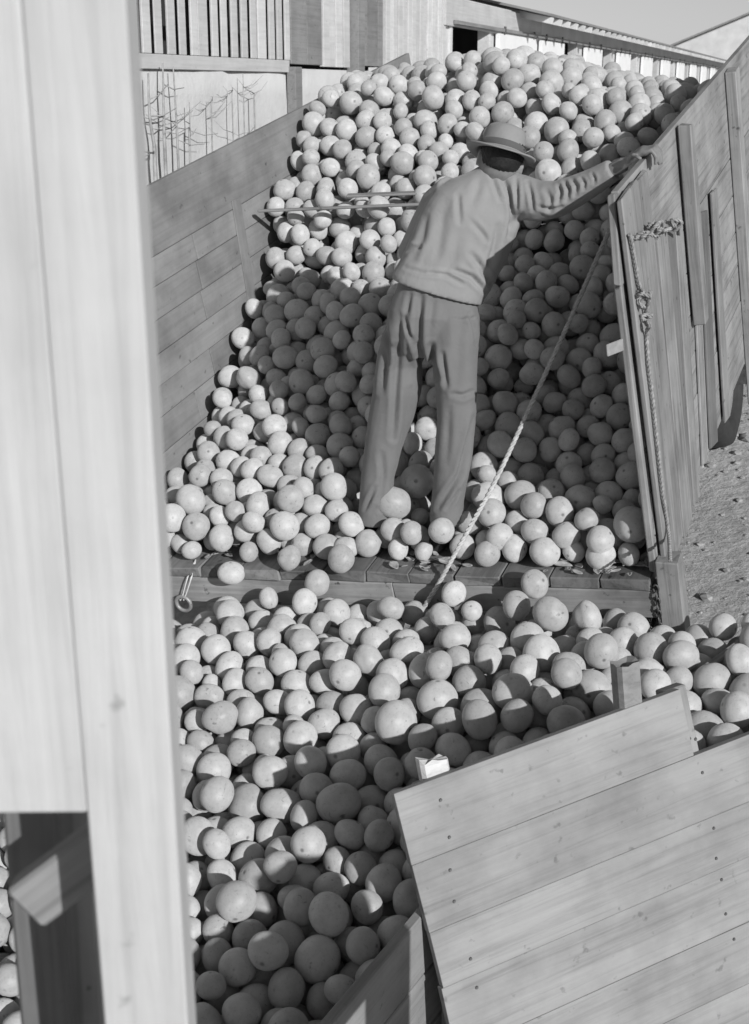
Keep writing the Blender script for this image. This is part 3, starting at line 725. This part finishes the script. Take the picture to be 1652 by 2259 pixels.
def fruit_mesh(sub, k):
    bm = bmesh.new(); bmesh.ops.create_icosphere(bm, subdivisions=sub, radius=1.0); rr_ = random.Random(k)
    ob = rr_.uniform(.83, .98); neck = (0, 0, .0, .10, .22, 0)[k % 6]; ax = [Vector((rr_.gauss(0, 1), rr_.gauss(0, 1), rr_.gauss(0, 1))).normalized() for _ in range(4)]; am = [rr_.uniform(-.045, .045) for _ in range(4)]
    co = []
    for v in bm.verts:
        n = v.co.normalized(); s = 1 + sum(a * math.cos(2.5 * n.dot(x) + i) for i, (x, a) in enumerate(zip(ax, am)))
        z = n.z; pole = .05 * math.exp(-((1 - z) / .02)) + .035 * math.exp(-((1 + z) / .03))
        s -= pole
        s += neck * max(0, z) ** 5 * .6 - neck * .25 * math.exp(-((z - .55) / .25) ** 2)
        v.co = Vector((n.x * s, n.y * s, n.z * s * ob)); co.append(n.copy())
    me = bpy.data.meshes.new('grapefruit'); bm.to_mesh(me); bm.free()
    at_ = me.attributes.new('lp', 'FLOAT_VECTOR', 'POINT'); at_.data.foreach_set('vector', np.array([tuple(c) for c in co], np.float32).ravel())
    a2 = me.attributes.new('rnd', 'FLOAT', 'POINT'); a2.data.foreach_set('value', np.full(len(me.vertices), k * .137, np.float32))
    me.polygons.foreach_set('use_smooth', [True] * len(me.polygons)); me.materials.append(M['fruit']); return me
hi_m = [fruit_mesh(4, k) for k in range(8)]
for k, i in enumerate(best):
    o = bpy.data.objects.new('grapefruit', hi_m[random.randrange(8)]); COL.objects.link(o)
    o.location = allP[i]; o.scale = (allr[i],) * 3; o.rotation_mode = 'QUATERNION'
    qv = RNG.normal(size=4); o.rotation_quaternion = Quaternion(qv / np.linalg.norm(qv))
    L = loc(allP[i]); X = allP[i]
    if inbin[i]:
        if L[1] < -.06 and L[1] > -.36: lb = 'pale grapefruit in the bin lying against the truck rear beam'
        elif (X[:2] - LA) @ LN > -.45 and X[1] < 4.0: lb = 'pale grapefruit in the bin close behind the tilted board panel'
        elif X[0] < -.42: lb = 'pale grapefruit in the bin on the side of the near post'
        else: lb = 'pale grapefruit in the open middle of the bin heap'
        tag(o, lb, 'grapefruit', 'grapefruit heaped in the bin')
    else:
        if i < len(seed_px): lb = 'pale grapefruit in the foremost row along the rear edge of the truck floor'
        elif L[1] > 1.72: lb = 'pale grapefruit on the truck heap behind the cross slat'
        elif L[0] > -.9: lb = 'pale grapefruit on the truck heap between the man and the right side boards'
        elif L[0] < -1.75: lb = 'pale grapefruit on the truck heap near the left side boards'
        else: lb = 'pale grapefruit on the truck heap around and to the left of the man'
        tag(o, lb, 'grapefruit', 'grapefruit heaped on the truck bed')
# --- the smaller-looking rest, one mass
lo_m = [fruit_mesh(3, k) for k in range(8)]
lv = []
for me in lo_m:
    a = np.empty(len(me.vertices) * 3, np.float32); me.vertices.foreach_get('co', a); b = np.empty(len(me.vertices) * 3, np.float32); me.attributes['lp'].data.foreach_get('vector', b)
    f = np.empty(len(me.loops), np.int32); me.loops.foreach_get('vertex_index', f); lv.append((a.reshape(-1, 3), b.reshape(-1, 3), f.reshape(-1, 3)))
def mass(name, idx, label):
    VS, LS, FS, RS = [], [], [], []; base = 0
    for i in idx:
        a, b, f = lv[RNG.integers(8)]; qv = RNG.normal(size=4); R3 = np.array(Quaternion(qv / np.linalg.norm(qv)).to_matrix())
        VS.append(a @ R3.T * allr[i] + allP[i]); LS.append(b); FS.append(f + base); RS.append(np.full(len(a), RNG.uniform(), np.float32)); base += len(a)
    VS = np.concatenate(VS).astype(np.float32); FS = np.concatenate(FS).astype(np.int32)
    me = bpy.data.meshes.new(name); me.vertices.add(len(VS)); me.vertices.foreach_set('co', VS.ravel()); me.loops.add(FS.size); me.loops.foreach_set('vertex_index', FS.ravel())
    me.polygons.add(len(FS)); me.polygons.foreach_set('loop_start', np.arange(0, FS.size, 3, dtype=np.int32)); me.polygons.foreach_set('loop_total', np.full(len(FS), 3, np.int32))
    me.polygons.foreach_set('use_smooth', np.ones(len(FS), bool)); me.update(calc_edges=True)
    me.attributes.new('lp', 'FLOAT_VECTOR', 'POINT').data.foreach_set('vector', np.concatenate(LS).astype(np.float32).ravel())
    me.attributes.new('rnd', 'FLOAT', 'POINT').data.foreach_set('value', np.concatenate(RS)); me.materials.append(M['fruit'])
    o = bpy.data.objects.new(name, me); COL.objects.link(o); tag(o, label, 'grapefruit', kind='stuff'); return o
for me in hi_m + lo_m: pass
Sl = np.concatenate([prof_s(loc(truck_P)[:, 0], loc(truck_P)[:, 1]) - loc(truck_P)[:, 2], bin_s(bin_P[:, 0], bin_P[:, 1]) - bin_P[:, 2]])
rest = [i for i in range(len(allP)) if i not in single and Sl[i] < .33]
mass('grapefruit_heap', rest, 'farther and deeper grapefruit of the heaps in truck and bin')
print('fruit', len(allP), 'single', len(single), 'rest', len(rest), 'visible', int((cnt > 0).sum()))

# ------------------------------------------------------------------ the man
def loft(bm, rings, n=20, p=2.3):
    """rings: (centre, half-axis vector a, half-axis vector b); superellipse sections, closed ends"""
    R_ = []
    for c, a, b in rings:
        R = []
        for k in range(n):
            A = 2 * math.pi * k / n; ca, sa = math.cos(A), math.sin(A)
            x = math.copysign(abs(ca) ** (2 / p), ca); y = math.copysign(abs(sa) ** (2 / p), sa)
            R.append(bm.verts.new(Vector(c) + Vector(a) * x + Vector(b) * y))
        R_.append(R)
    for a, b in zip(R_, R_[1:]):
        for k in range(n): bm.faces.new((a[k], a[(k + 1) % n], b[(k + 1) % n], b[k]))
    bm.faces.new(R_[0][::-1]); bm.faces.new(R_[-1])
def limb(bm, pts, n=14, flat=1.0):
    """pts: (centre, radius) chain of round sections square to the path"""
    C = [Vector(p) for p, r in pts]; rings = []
    for i, (p, r) in enumerate(pts):
        t = (C[min(i + 1, len(C) - 1)] - C[max(i - 1, 0)]).normalized()
        s = t.cross(Vector((0, 1, 0.1))); s.normalize(); q = s.cross(t)
        rings.append((C[i], s * r, q * r * flat))
    loft(bm, rings, n, 2.0)
def fuse(name, bm, vox, smooth_it, m, parent, fn=None, sub=False):
    """one continuous skin round all the pieces"""
    me = bpy.data.meshes.new(name); bmesh.ops.recalc_face_normals(bm, faces=bm.faces[:]); bm.to_mesh(me); bm.free()
    o = bpy.data.objects.new(name, me); COL.objects.link(o)
    r = o.modifiers.new('r', 'REMESH'); r.mode = 'VOXEL'; r.voxel_size = vox; r.use_smooth_shade = True
    s = o.modifiers.new('s', 'SMOOTH'); s.factor = .5; s.iterations = smooth_it
    dg = bpy.context.evaluated_depsgraph_get(); m2 = bpy.data.meshes.new_from_object(o.evaluated_get(dg))
    bpy.data.objects.remove(o); bpy.data.meshes.remove(me)
    if fn:
        n = len(m2.vertices); co = np.empty(n * 3, np.float32); m2.vertices.foreach_get('co', co); co = co.reshape(-1, 3).astype(float)
        no = np.empty(n * 3, np.float32); m2.vertices.foreach_get('normal', no); no = no.reshape(-1, 3)
        m2.vertices.foreach_set('co', fn(co, no).astype(np.float32).ravel()); m2.update()
    m2.materials.clear(); m2.materials.append(m); m2.polygons.foreach_set('use_smooth', [True] * len(m2.polygons)); m2.name = name
    o = bpy.data.objects.new(name, m2); link(o, parent); o.matrix_parent_inverse = parent.matrix_world.inverted()
    return o
def creases(co, no, lines):
    """press folds into cloth on the side that faces backwards: lines of picture points, half-width in px, depth in m"""
    px, py, _ = proj_np(co); d_tot = np.zeros(len(co)); face = np.clip(-no[:, 1] * 1.6 + .3, 0, 1)
    for pts, wd, dp in lines:
        best_d = np.full(len(co), 1e9); tt = np.zeros(len(co)); n = len(pts) - 1
        for k, ((ax, ay), (bx, by)) in enumerate(zip(pts, pts[1:])):
            ex, ey = bx - ax, by - ay; L2 = ex * ex + ey * ey; t = np.clip(((px - ax) * ex + (py - ay) * ey) / L2, 0, 1)
            d = np.hypot(px - ax - t * ex, py - ay - t * ey); m_ = d < best_d; best_d[m_] = d[m_]; tt[m_] = (k + t[m_]) / n
        env = np.sqrt(np.clip(np.sin(np.pi * np.clip(tt * .9 + .05, 0, 1)), 0, 1))
        d_tot += env * dp * 1.05 * (-np.exp(-(best_d / wd) ** 2) + .55 * np.exp(-((best_d - 2.1 * wd) / (wd * 1.1)) ** 2))
    return co + no * (d_tot * face)[:, None]
person = empty('person', Matrix.Translation(TW(-1.05, .27, 0)))
tag(person, 'man in hat, work shirt and trousers leaning on the truck side among grapefruit', 'person')
ppm = lambda Y, py: FPX / (Y * 1.02)            # rough pixels per metre at the man
def ring(px, py, hw, Y, hd, ax=(1, 0), k=None):
    Y += MDY; c = at(px, py, Y); s = hw / (FPX / (Y * CP - (c.z - CAMZ) * SP))
    a = Vector((ax[0], 0, -ax[1])).normalized() * s
    return (c, a, Vector((0, hd, 0)))
MDY = -.37
# trousers
LEG_L = [(912, 690, 52, 5.53, .122), (897, 740, 54, 5.55, .118), (881, 800, 52, 5.59, .105), (876, 860, 54, 5.59, .10), (862, 920, 50, 5.60, .095), (845, 990, 42, 5.61, .088), (833, 1050, 37, 5.62, .08), (829, 1105, 37, 5.63, .08), (828, 1150, 40, 5.64, .085)]
LEG_R = [(998, 690, 60, 5.48, .12), (1000, 740, 57, 5.47, .115), (1003, 800, 50, 5.46, .105), (1006, 860, 45, 5.45, .095), (1007, 930, 43, 5.45, .09), (1000, 990, 41, 5.45, .085), (994, 1050, 38, 5.45, .08), (987, 1105, 36, 5.46, .078), (985, 1150, 38, 5.47, .085)]
HIPS = [(967, 628, 86, 5.50, .115, (.96, .22)), (964, 655, 92, 5.50, .118, (.97, .18)), (958, 690, 102, 5.49, .130, (.99, .1)), (953, 722, 103, 5.49, .116), (951, 746, 96, 5.49, .098), (948, 768, 78, 5.49, .072), (945, 785, 50, 5.49, .045)]
bm = bmesh.new()
loft(bm, [ring(*r) for r in LEG_L], 22, 2.2); loft(bm, [ring(*r) for r in LEG_R], 22, 2.2); loft(bm, [ring(*r) for r in HIPS], 26, 2.4)
TL = [([(928, 655), (925, 700), (922, 760), (938, 830)], 7, .020), ([(883, 695), (879, 773), (872, 870), (867, 965)], 6, .012), ([(893, 700), (903, 730), (916, 765)], 4, .010), ([(1047, 920), (1036, 968), (1014, 1046), (966, 1118)], 6, .015),
      ([(829, 1074), (816, 1100), (805, 1122)], 4, .010), ([(950, 760), (958, 800), (968, 835)], 6, .013), ([(976, 780), (981, 815), (985, 850)], 5, .012), ([(846, 760), (850, 800), (842, 860)], 6, .012), ([(845, 700), (855, 750), (860, 800)], 5, .010),
      ([(1043, 862), (1020, 872), (1000, 868)], 5, .010), ([(1020, 690), (1012, 760), (1010, 840)], 10, .006), ([(905, 860), (898, 930), (884, 1010)], 8, .008), ([(842, 1000), (846, 1050), (838, 1100)], 6, .008), ([(990, 900), (988, 960), (984, 1020)], 7, .006),
      ([(905, 650), (900, 680), (893, 700)], 5, .007), ([(955, 655), (950, 690), (940, 740)], 7, .006), ([(1035, 690), (1045, 720), (1052, 760)], 4, .008), ([(870, 1090), (850, 1105), (838, 1125)], 4, .007), ([(1010, 1080), (1000, 1100), (985, 1120)], 4, .008)]
trousers = fuse('trousers', bm, .0065, 4, M['trousers'], person, lambda c, n: creases(c, n, TL))
# shirt with sleeves
TOR = [(964, 641, 104, 5.50, .140, (.96, .27)), (968, 628, 106, 5.50, .138, (.96, .26)), (990, 590, 106, 5.51, .135, (.96, .25)), (1013, 545, 109, 5.52, .14, (.96, .24)), (1030, 500, 109, 5.53, .14, (.97, .22)), (1045, 462, 106, 5.53, .135, (.98, .18)), (1062, 428, 102, 5.53, .12, (.99, .12)), (1078, 402, 82, 5.53, .10, (.99, .1)), (1092, 380, 50, 5.53, .075, (.99, .1)), (1097, 369, 40, 5.53, .066, (.99, .1))]
bm = bmesh.new(); loft(bm, [ring(*r) for r in TOR], 28, 2.4)
mpp = 5.15 / FPX
ARM_R = [(1120, 425, 5.13, 46), (1150, 434, 5.11, 47), (1190, 443, 5.07, 43), (1232, 437, 5.03, 38), (1270, 420, 5.0, 33), (1312, 398, 4.96, 28), (1352, 374, 4.92, 24)]
limb(bm, [(at(x, y, Y), r * mpp) for x, y, Y, r in ARM_R], 18)
ARM_L = [(1000, 425, 5.18, 42), (968, 452, 5.24, 42), (940, 500, 5.31, 38), (912, 555, 5.40, 36), (925, 590, 5.52, 32), (960, 600, 5.62, 26)]
limb(bm, [(at(x, y, Y), r * mpp) for x, y, Y, r in ARM_L], 18)
SL = [([(1010, 430), (1012, 460), (1014, 490)], 5, .007), ([(1042, 490), (1060, 510), (1074, 530)], 5, .007), ([(1083, 388), (1092, 410), (1102, 440)], 4, .008), ([(1110, 395), (1124, 430), (1130, 470), (1122, 520)], 5, .012), ([(1138, 395), (1140, 430), (1140, 470)], 4, .010), ([(1164, 400), (1172, 430), (1176, 462)], 4, .008),
      ([(1040, 560), (1062, 590), (1080, 622)], 6, .011), ([(1003, 595), (1040, 610), (1068, 640)], 5, .012), ([(899, 552), (912, 545), (926, 544)], 4, .010), ([(1098, 500), (1090, 550), (1072, 600)], 7, .010), ([(940, 480), (932, 520), (910, 570)], 7, .007), ([(980, 450), (975, 500), (965, 560)], 10, .006), ([(950, 600), (985, 606), (1020, 625)], 4, .007),
      ([(1232, 408), (1238, 425), (1230, 445)], 4, .009), ([(1246, 402), (1256, 418), (1250, 440)], 4, .009), ([(1262, 396), (1272, 410), (1268, 428)], 4, .008), ([(1282, 392), (1290, 402), (1288, 416)], 3, .007), ([(1190, 455), (1215, 462), (1238, 455)], 4, .008), ([(1205, 420), (1215, 440), (1212, 465)], 5, .007),
      ([(1058, 395), (1052, 420), (1040, 450)], 8, .005), ([(1010, 520), (1000, 570), (985, 600)], 10, .005), ([(895, 590), (930, 600), (960, 604)], 4, .006), ([(1305, 382), (1312, 392), (1310, 404)], 3, .006), ([(1150, 470), (1140, 480), (1128, 500)], 5, .008)]
shirt = fuse('shirt', bm, .0065, 4, M['shirt'], person, lambda c, n: creases(c, n, SL))
# body under the clothes: head, neck, trunk, arms with hands, legs
bm = bmesh.new()
def shrink(rs, k, kd=.8): return [ring(r[0], r[1], r[2] * k, r[3], r[4] * kd, *(r[5:])) for r in rs]
loft(bm, shrink(TOR[1:], .82), 20); loft(bm, shrink(HIPS, .8), 20); loft(bm, shrink(LEG_L, .6, .62), 16); loft(bm, shrink(LEG_R, .6, .62), 16)
limb(bm, [(at(1095, 385, 5.16), .062), (at(1101, 365, 5.14), .054), (at(1105, 350, 5.14), .058)], 16)
HC = at(1104, 352, 5.14); HX = Vector((.97, .0, -.24)); HU = Vector((.24, .12, .96)).normalized(); HX = (HX - HU * HX.dot(HU)).normalized(); HF = HU.cross(HX)
for k, (zz, a, b, off) in enumerate([]): pass
loft(bm, [(HC + HU * z + HF * o, HX * a, HF * b) for z, a, b, o in [(-.115, .03, .03, .05), (-.10, .052, .062, .03), (-.06, .066, .085, .012), (-.01, .073, .096, 0), (.04, .075, .098, 0), (.08, .064, .085, 0), (.105, .035, .05, 0)]], 20, 2.1)
limb(bm, [(HC + HF * .095 + HU * -.005, .012), (HC + HF * .112 + HU * -.03, .014), (HC + HF * .098 + HU * -.045, .012)], 8)           # nose
for sg in (-1, 1):
    loft(bm, [(HC + HX * sg * (.072 + .014 * k) - HU * .01 - HF * .012, HF * (.018 + .004 * k), HU * (.03 + .003 * k)) for k in (0, 1)], 10, 2.0)   # ears
AR = [(at(x, y, Y), r * mpp * .72) for x, y, Y, r in ARM_R]; AL = [(at(x, y, Y), r * mpp * .72) for x, y, Y, r in ARM_L]
HANDP = TW(.01, .43, BH + .012)
wrist = AR[-1][0]
limb(bm, AR[:-1] + [(wrist, .027), (wrist.lerp(HANDP, .4), .027)], 12, .85)
limb(bm, AL, 12)
# right hand: palm on the rail, fingers over its outer edge, thumb along the inside
du, dv, dw = Vector(BR[:, 0]), Vector(BR[:, 1]), Vector(BR[:, 2])
hd_ = (HANDP - wrist).normalized()
palm0 = wrist.lerp(HANDP, .3); palm1 = HANDP + dw * .012
pr_ = dv * .96 - du * .1
loft(bm, [(palm0, pr_ * .028, dw * .02), (palm0.lerp(palm1, .5), pr_ * .038, dw * .018), (palm1, pr_ * .041, dw * .016), (palm1 + du * .022 - dw * .002, pr_ * .040, dw * .013)], 14, 2.6)
for k, (o, ln) in enumerate([(-.033, .8), (-.012, .95), (.010, 1.0), (.032, .9)]):
    b0 = palm1 + du * .014 + dv * o
    limb(bm, [(b0, .0095), (b0 + du * .030 * ln + dw * .006, .0095), (b0 + du * .046 * ln - dw * .018 * ln, .0088), (b0 + du * .046 * ln - dw * .045 * ln, .008), (b0 + du * .040 * ln - dw * .058 * ln, .0065)], 8)
limb(bm, [(palm0.lerp(palm1, .35) - dv * .02, .011), (palm1 - du * .018 - dv * .052, .010), (palm1 - du * .004 - dv * .066 - dw * .006, .0085), (palm1 + du * .012 - dv * .072 - dw * .012, .007)], 8)
# left hand, reaching down to the fruit in front of him
lw = AL[-1][0]
loft(bm, [(lw, Vector((.0, .0, .03)), Vector((.0, .02, 0))), (lw + Vector((.05, .05, -.02)), Vector((0, .0, .042)), Vector((-.015, .015, 0))), (lw + Vector((.09, .09, -.04)), Vector((0, 0, .04)), Vector((-.013, .013, 0)))], 12, 2.5)
for k in range(4):
    b0 = lw + Vector((.085, .085, -.04 + (k - 1.5) * .021)); limb(bm, [(b0, .009), (b0 + Vector((.035, .03, -.005)), .009), (b0 + Vector((.05, .055, -.02)), .008), (b0 + Vector((.04, .075, -.03)), .007)], 8)
limb(bm, [(lw + Vector((.03, .04, .02)), .011), (lw + Vector((.05, .07, .045)), .010), (lw + Vector((.08, .10, .045)), .008)], 8)
body = fuse('body', bm, .006, 3, M['skin'], person)
# hair under the hat
bm = bmesh.new()
loft(bm, [(HC + HU * z - HF * .006, HX * a, HF * b) for z, a, b in [(-.046, .042, .072), (-.034, .064, .092), (.006, .081, .105), (.05, .080, .104), (.09, .065, .088)]], 20, 2.1)
def hairfn(c, n):
    f_ = (c - np.array(HC)) @ np.array(HF); keep = np.clip((f_ - .01) * 12, 0, 1); c = c - np.array(HF) * (keep * np.clip(f_, 0, 1) * .35)[:, None]
    return c + n * (np.sin(c[:, 0] * 700) * np.cos(c[:, 2] * 260) * .0012)[:, None]
fuse('hair', bm, .006, 2, M['hair'], person, hairfn)
# hat
UH = (HU + HF * .10 + HX * .02).normalized(); XH = (HX - UH * HX.dot(UH)).normalized(); FH = UH.cross(XH)
HB = at(1104, 339, 5.13)
bm = bmesh.new(); n = 40
def hring(z, a, b, fx_=0.0, dent=0.0, wav=0.0):
    R = []
    for k in range(n):
        A = 2 * math.pi * k / n; ca, sa = math.cos(A), math.sin(A)
        zz = z + wav * math.cos(2 * A) - dent * max(0, sa) ** 2
        R.append(bm.verts.new(HB + XH * a * ca + FH * (b * sa + fx_) + UH * zz))
    return R
rs = [hring(-.006, .128, .152, 0, .004, .006), hring(-.002, .131, .156, 0, .006, .008), hring(.004, .128, .152, 0, .006, .008), hring(.006, .105, .128, 0, .003, .005), hring(.008, .088, .108), hring(.016, .083, .103), hring(.05, .080, .099), hring(.078, .076, .094), hring(.094, .068, .084, 0, .008), hring(.100, .052, .066, 0, .012), hring(.092, .03, .045, 0, .014), hring(.084, .008, .016, 0, .014)]
for a, b in zip(rs, rs[1:]):
    for k in range(n): bm.faces.new((a[k], a[(k + 1) % n], b[(k + 1) % n], b[k]))
bm.faces.new(rs[-1])
inn = [hring(-.004, .100, .124), hring(.0, .082, .102), hring(.06, .072, .09)]
for a, b in zip([rs[0]] + inn, inn):
    for k in range(n): bm.faces.new((b[k], b[(k + 1) % n], a[(k + 1) % n], a[k]))
bm.faces.new(inn[-1][::-1])
bmesh.ops.recalc_face_normals(bm, faces=bm.faces[:])
hat = obj('hat', bm, M['felt'], person, True); hat.matrix_parent_inverse = person.matrix_world.inverted()
sb = hat.modifiers.new('s', 'SUBSURF'); sb.levels = 1; sb.render_levels = 1
bm = bmesh.new(); rs = [hring(.012, .0855, .1055), hring(.014, .0868, .1068), hring(.034, .0845, .1045), hring(.036, .082, .102)]
for a, b in zip(rs, rs[1:]):
    for k in range(n): bm.faces.new((a[k], a[(k + 1) % n], b[(k + 1) % n], b[k]))
bd = obj('hat_band', bm, M['band'], hat, True)
# shoes and pocket details
for (fu, fv), sg in zip(FEET, (-1, 1)):
    bm = bmesh.new(); c0 = TW(fu, fv - .1, 0.004)
    loft(bm, [(c0 + dv * y + dw * h, du * a, dw * h) for y, a, h in [(-.03, .025, .03), (0, .036, .045), (.05, .04, .05), (.12, .042, .042), (.2, .046, .03), (.25, .036, .024), (.275, .015, .016)]], 16, 2.6)
    s_ = fuse('shoe', bm, .007, 3, M['shoe'], person)
from mathutils.bvhtree import BVHTree
def on_surface(o, px, py, lift=.002):
    bv = BVHTree.FromPolygons([v.co[:] for v in o.data.vertices], [p.vertices[:] for p in o.data.polygons])
    d = (at(px, py, 1.0) - cam.location).normalized(); h, n_, _, _ = bv.ray_cast(cam.location, d); return (h + n_ * lift) if h else at(px, py, 5.0)
def strip(name, pxs, r, m, par):
    bm = bmesh.new(); add_tube(bm, [on_surface(par, *q) for q in pxs], r, 6)
    o = obj(name, bm, m, par, True); o.matrix_parent_inverse = person.matrix_world.inverted(); return o
strip('pocket_edge', [(985, 681), (1000, 683), (1018, 689)], .0045, M['string'], trousers)
strip('pocket_lining', [(1052, 690), (1057, 705), (1056, 722), (1050, 738)], .006, M['string'], trousers)
strip('back_seam', [(945, 660), (938, 690), (932, 720), (928, 745)], .0022, M['trousers'], trousers)
strip('pocket_seam', [(972, 679), (973, 700), (975, 722), (998, 731), (1022, 727), (1027, 705), (1028, 690)], .0018, M['trousers'], trousers)
strip('shirt_hem', [(880, 612), (905, 622), (940, 630), (980, 640), (1020, 650), (1050, 659)], .0035, M['shirt'], shirt)
strip('collar', [(1062, 374), (1080, 381), (1100, 385), (1120, 384), (1135, 380)], .008, M['shirt'], shirt)
strip('shoulder_seam', [(1128, 398), (1136, 425), (1134, 455), (1128, 478)], .0022, M['shirt'], shirt)
strip('yoke_seam', [(960, 432), (1000, 425), (1050, 424), (1090, 428), (1128, 440)], .0018, M['shirt'], shirt)

# ------------------------------------------------------------------ ropes, ring, leaves
Tp = lambda px, py, vv_: (lambda d, nv: cam.location + d * (((Vector(BO) + nv * vv_) - cam.location).dot(nv) / d.dot(nv)))(at(px, py, 1.0) - cam.location, Vector(BR[:, 1]))
rp = [Tp(1345, 505, .66), Tp(1312, 580, .58), Tp(1276, 660, .5), Tp(1242, 738, .42), Tp(1167, 900, .30), Tp(1092, 1060, .17), Tp(1008, 1212, -.035), Tp(965, 1290, -.085), Tp(936, 1336, -.10), Tp(905, 1390, -.08)]
tag(obj('slanting_rope', rope_bm(rp, .0095), M['rope'], None, True), 'long taut rope slanting from the right truck side down over the rear beam', 'rope')
RWo = lambda v, w, o=.07: TW(o, v, w)
def knot(bm_pts, c, r, seed, n=26):
    rr = random.Random(seed); P = []
    for i in range(n):
        P.append(c + Vector((rr.uniform(-1, 1), rr.uniform(-1, 1), rr.uniform(-1, 1))) * r)
    return P
Rp = lambda px, py, o=.066: (lambda d, nu: cam.location + d * (((Vector(BO) + nu * o) - cam.location).dot(nu) / d.dot(nu)))(at(px, py, 1.0) - cam.location, Vector(BR[:, 0]))
pts = [Rp(1389, 515), Rp(1398, 560), Rp(1408, 620), Rp(1414, 642)]
pts += knot(None, Rp(1420, 660, .08), .032, 3, 12) + [Rp(1424, 690)] + knot(None, Rp(1428, 708, .08), .022, 5, 6) + [Rp(1426, 735), Rp(1430, 800), Rp(1437, 860), Rp(1450, 980), Rp(1462, 1090), Rp(1474, 1170), Rp(1478, 1235, .12)]
tag(obj('knotted_rope', rope_bm(pts, .0075), M['old_rope'], None, True), 'frayed rope with a big knot hanging down the outside of the truck side', 'rope')
pts = [Rp(1390, 522)] + knot(None, Rp(1410, 515, .08), .02, 8, 6) + [Rp(1428, 512)] + knot(None, Rp(1442, 502, .08), .03, 9, 12) + [Rp(1462, 508)] + knot(None, Rp(1482, 500, .085), .028, 10, 9) + [Rp(1496, 515)]
tag(obj('lashing_rope', rope_bm(pts, .0075), M['old_rope'], None, True), 'tangled lashing rope bunched along the upper outside of the truck side', 'rope')
pts = [RWo(.31, .0, .12), RWo(.42, .12, .12), RWo(.8, .3, .125), RWo(1.5, .66, .13)]
# iron ring on a string at the left of the beam
bm = bmesh.new(); c = Tp(405, 1330, -.075); P = []
for k in range(28):
    A = 2 * math.pi * k / 28; P.append(c + Vector(BR[:, 0]) * math.cos(A) * .034 + Vector(BR[:, 2]) * math.sin(A) * .034)
add_tube(bm, P + [P[0]], .0085, 8, cap=False)
rg = obj('iron_ring', bm, M['galv'], None, True); tag(rg, 'small iron ring hanging on a string below the rear beam', 'ring')
bm = bmesh.new()
for dx in (-5, 3): add_tube(bm, smoothline([Tp(432, 1238, -.005) + Vector((0, 0, .01)), Tp(420 + dx, 1270, -.066), Tp(405 + dx * .8, 1318, -.075), Tp(402 + dx, 1322, -.085)], 4), .003, 5)
tag(obj('string_loop', bm, M['string'], None, True), 'white string loop tying the iron ring to the bed edge', 'string')
# dry leaves and scraps along the bed edge
def leaf(P, up, sc, seed, lab, grp, m='leaf'):
    rr = random.Random(seed); bm = bmesh.new(); L, Wd_ = sc, sc * rr.uniform(.35, .6); n = 6; rows_ = []
    cv, tw = rr.uniform(.1, .6), rr.uniform(-.5, .5)
    for i in range(n + 1):
        t = i / n; w = Wd_ * math.sin(math.pi * min(.97, t * .93 + .05)) ** .8 / 2 * rr.uniform(.85, 1.1); R = []
        for j in (-1, -.5, 0, .5, 1):
            R.append(bm.verts.new(((t - .5) * L, w * j, cv * L * (t - .5) ** 2 + abs(j) * w * .5 + tw * j * w * (t - .5))))
        rows_.append(R)
    for a, b in zip(rows_, rows_[1:]):
        for k in range(4): bm.faces.new((a[k], a[k + 1], b[k + 1], b[k]))
    o = obj('dry_leaf', bm, M[m], None, True); so = o.modifiers.new('t', 'SOLIDIFY'); so.thickness = .0012
    A = rr.uniform(0, 6.28); x = Vector((math.cos(A), math.sin(A), rr.uniform(-.2, .3))); z = Vector(up); y = z.cross(x)
    o.matrix_world = frame(P, x, y); tag(o, lab, 'leaf', grp)
rr_ = random.Random(21)
for k in range(64):
    u_ = rr_.choice([-.95, -.8, -.2, -.1, -.6, -1.0, -.3, -.05, -1.45, -1.75, -.45]) + rr_.uniform(-.12, .12); v_ = rr_.uniform(-.035, .10)
    u_ = min(-.02, u_)
    leaf(TW(u_, v_, .011), Vector(BR[:, 2]), rr_.uniform(.03, .075), k, 'curled dry citrus leaf lying on the rear edge of the truck floor', 'dry leaves on the bed edge')

# loose stones and scraps on the yard
rr_ = random.Random(77); VS, FS = [], []
bm = bmesh.new(); bmesh.ops.create_icosphere(bm, subdivisions=1, radius=1.0); iv = [v.co.copy() for v in bm.verts]; fi = [[v.index for v in f.verts] for f in bm.faces]; bm.free()
for k in range(1500):
    x, y = rr_.uniform(1.3, 5.0), rr_.uniform(4.2, 14.0); r = rr_.choice((.008, .012, .012, .018, .03)) * rr_.uniform(.7, 1.4); z = ground_h(x, y); b0 = len(VS); A = rr_.uniform(0, 6.28)
    for p in iv:
        q_ = Vector((p.x * r * rr_.uniform(.8, 1.5), p.y * r * rr_.uniform(.8, 1.2), p.z * r * .55)); q_.rotate(Matrix.Rotation(A, 3, 'Z')); VS.append((x + q_.x, y + q_.y, z + q_.z + r * .2))
    FS += [[i_ + b0 for i_ in f] for f in fi]
tag(obj('gravel', (VS, [], FS), M['vine'], None), 'loose stones and litter scattered over the sandy yard', kind='stuff')
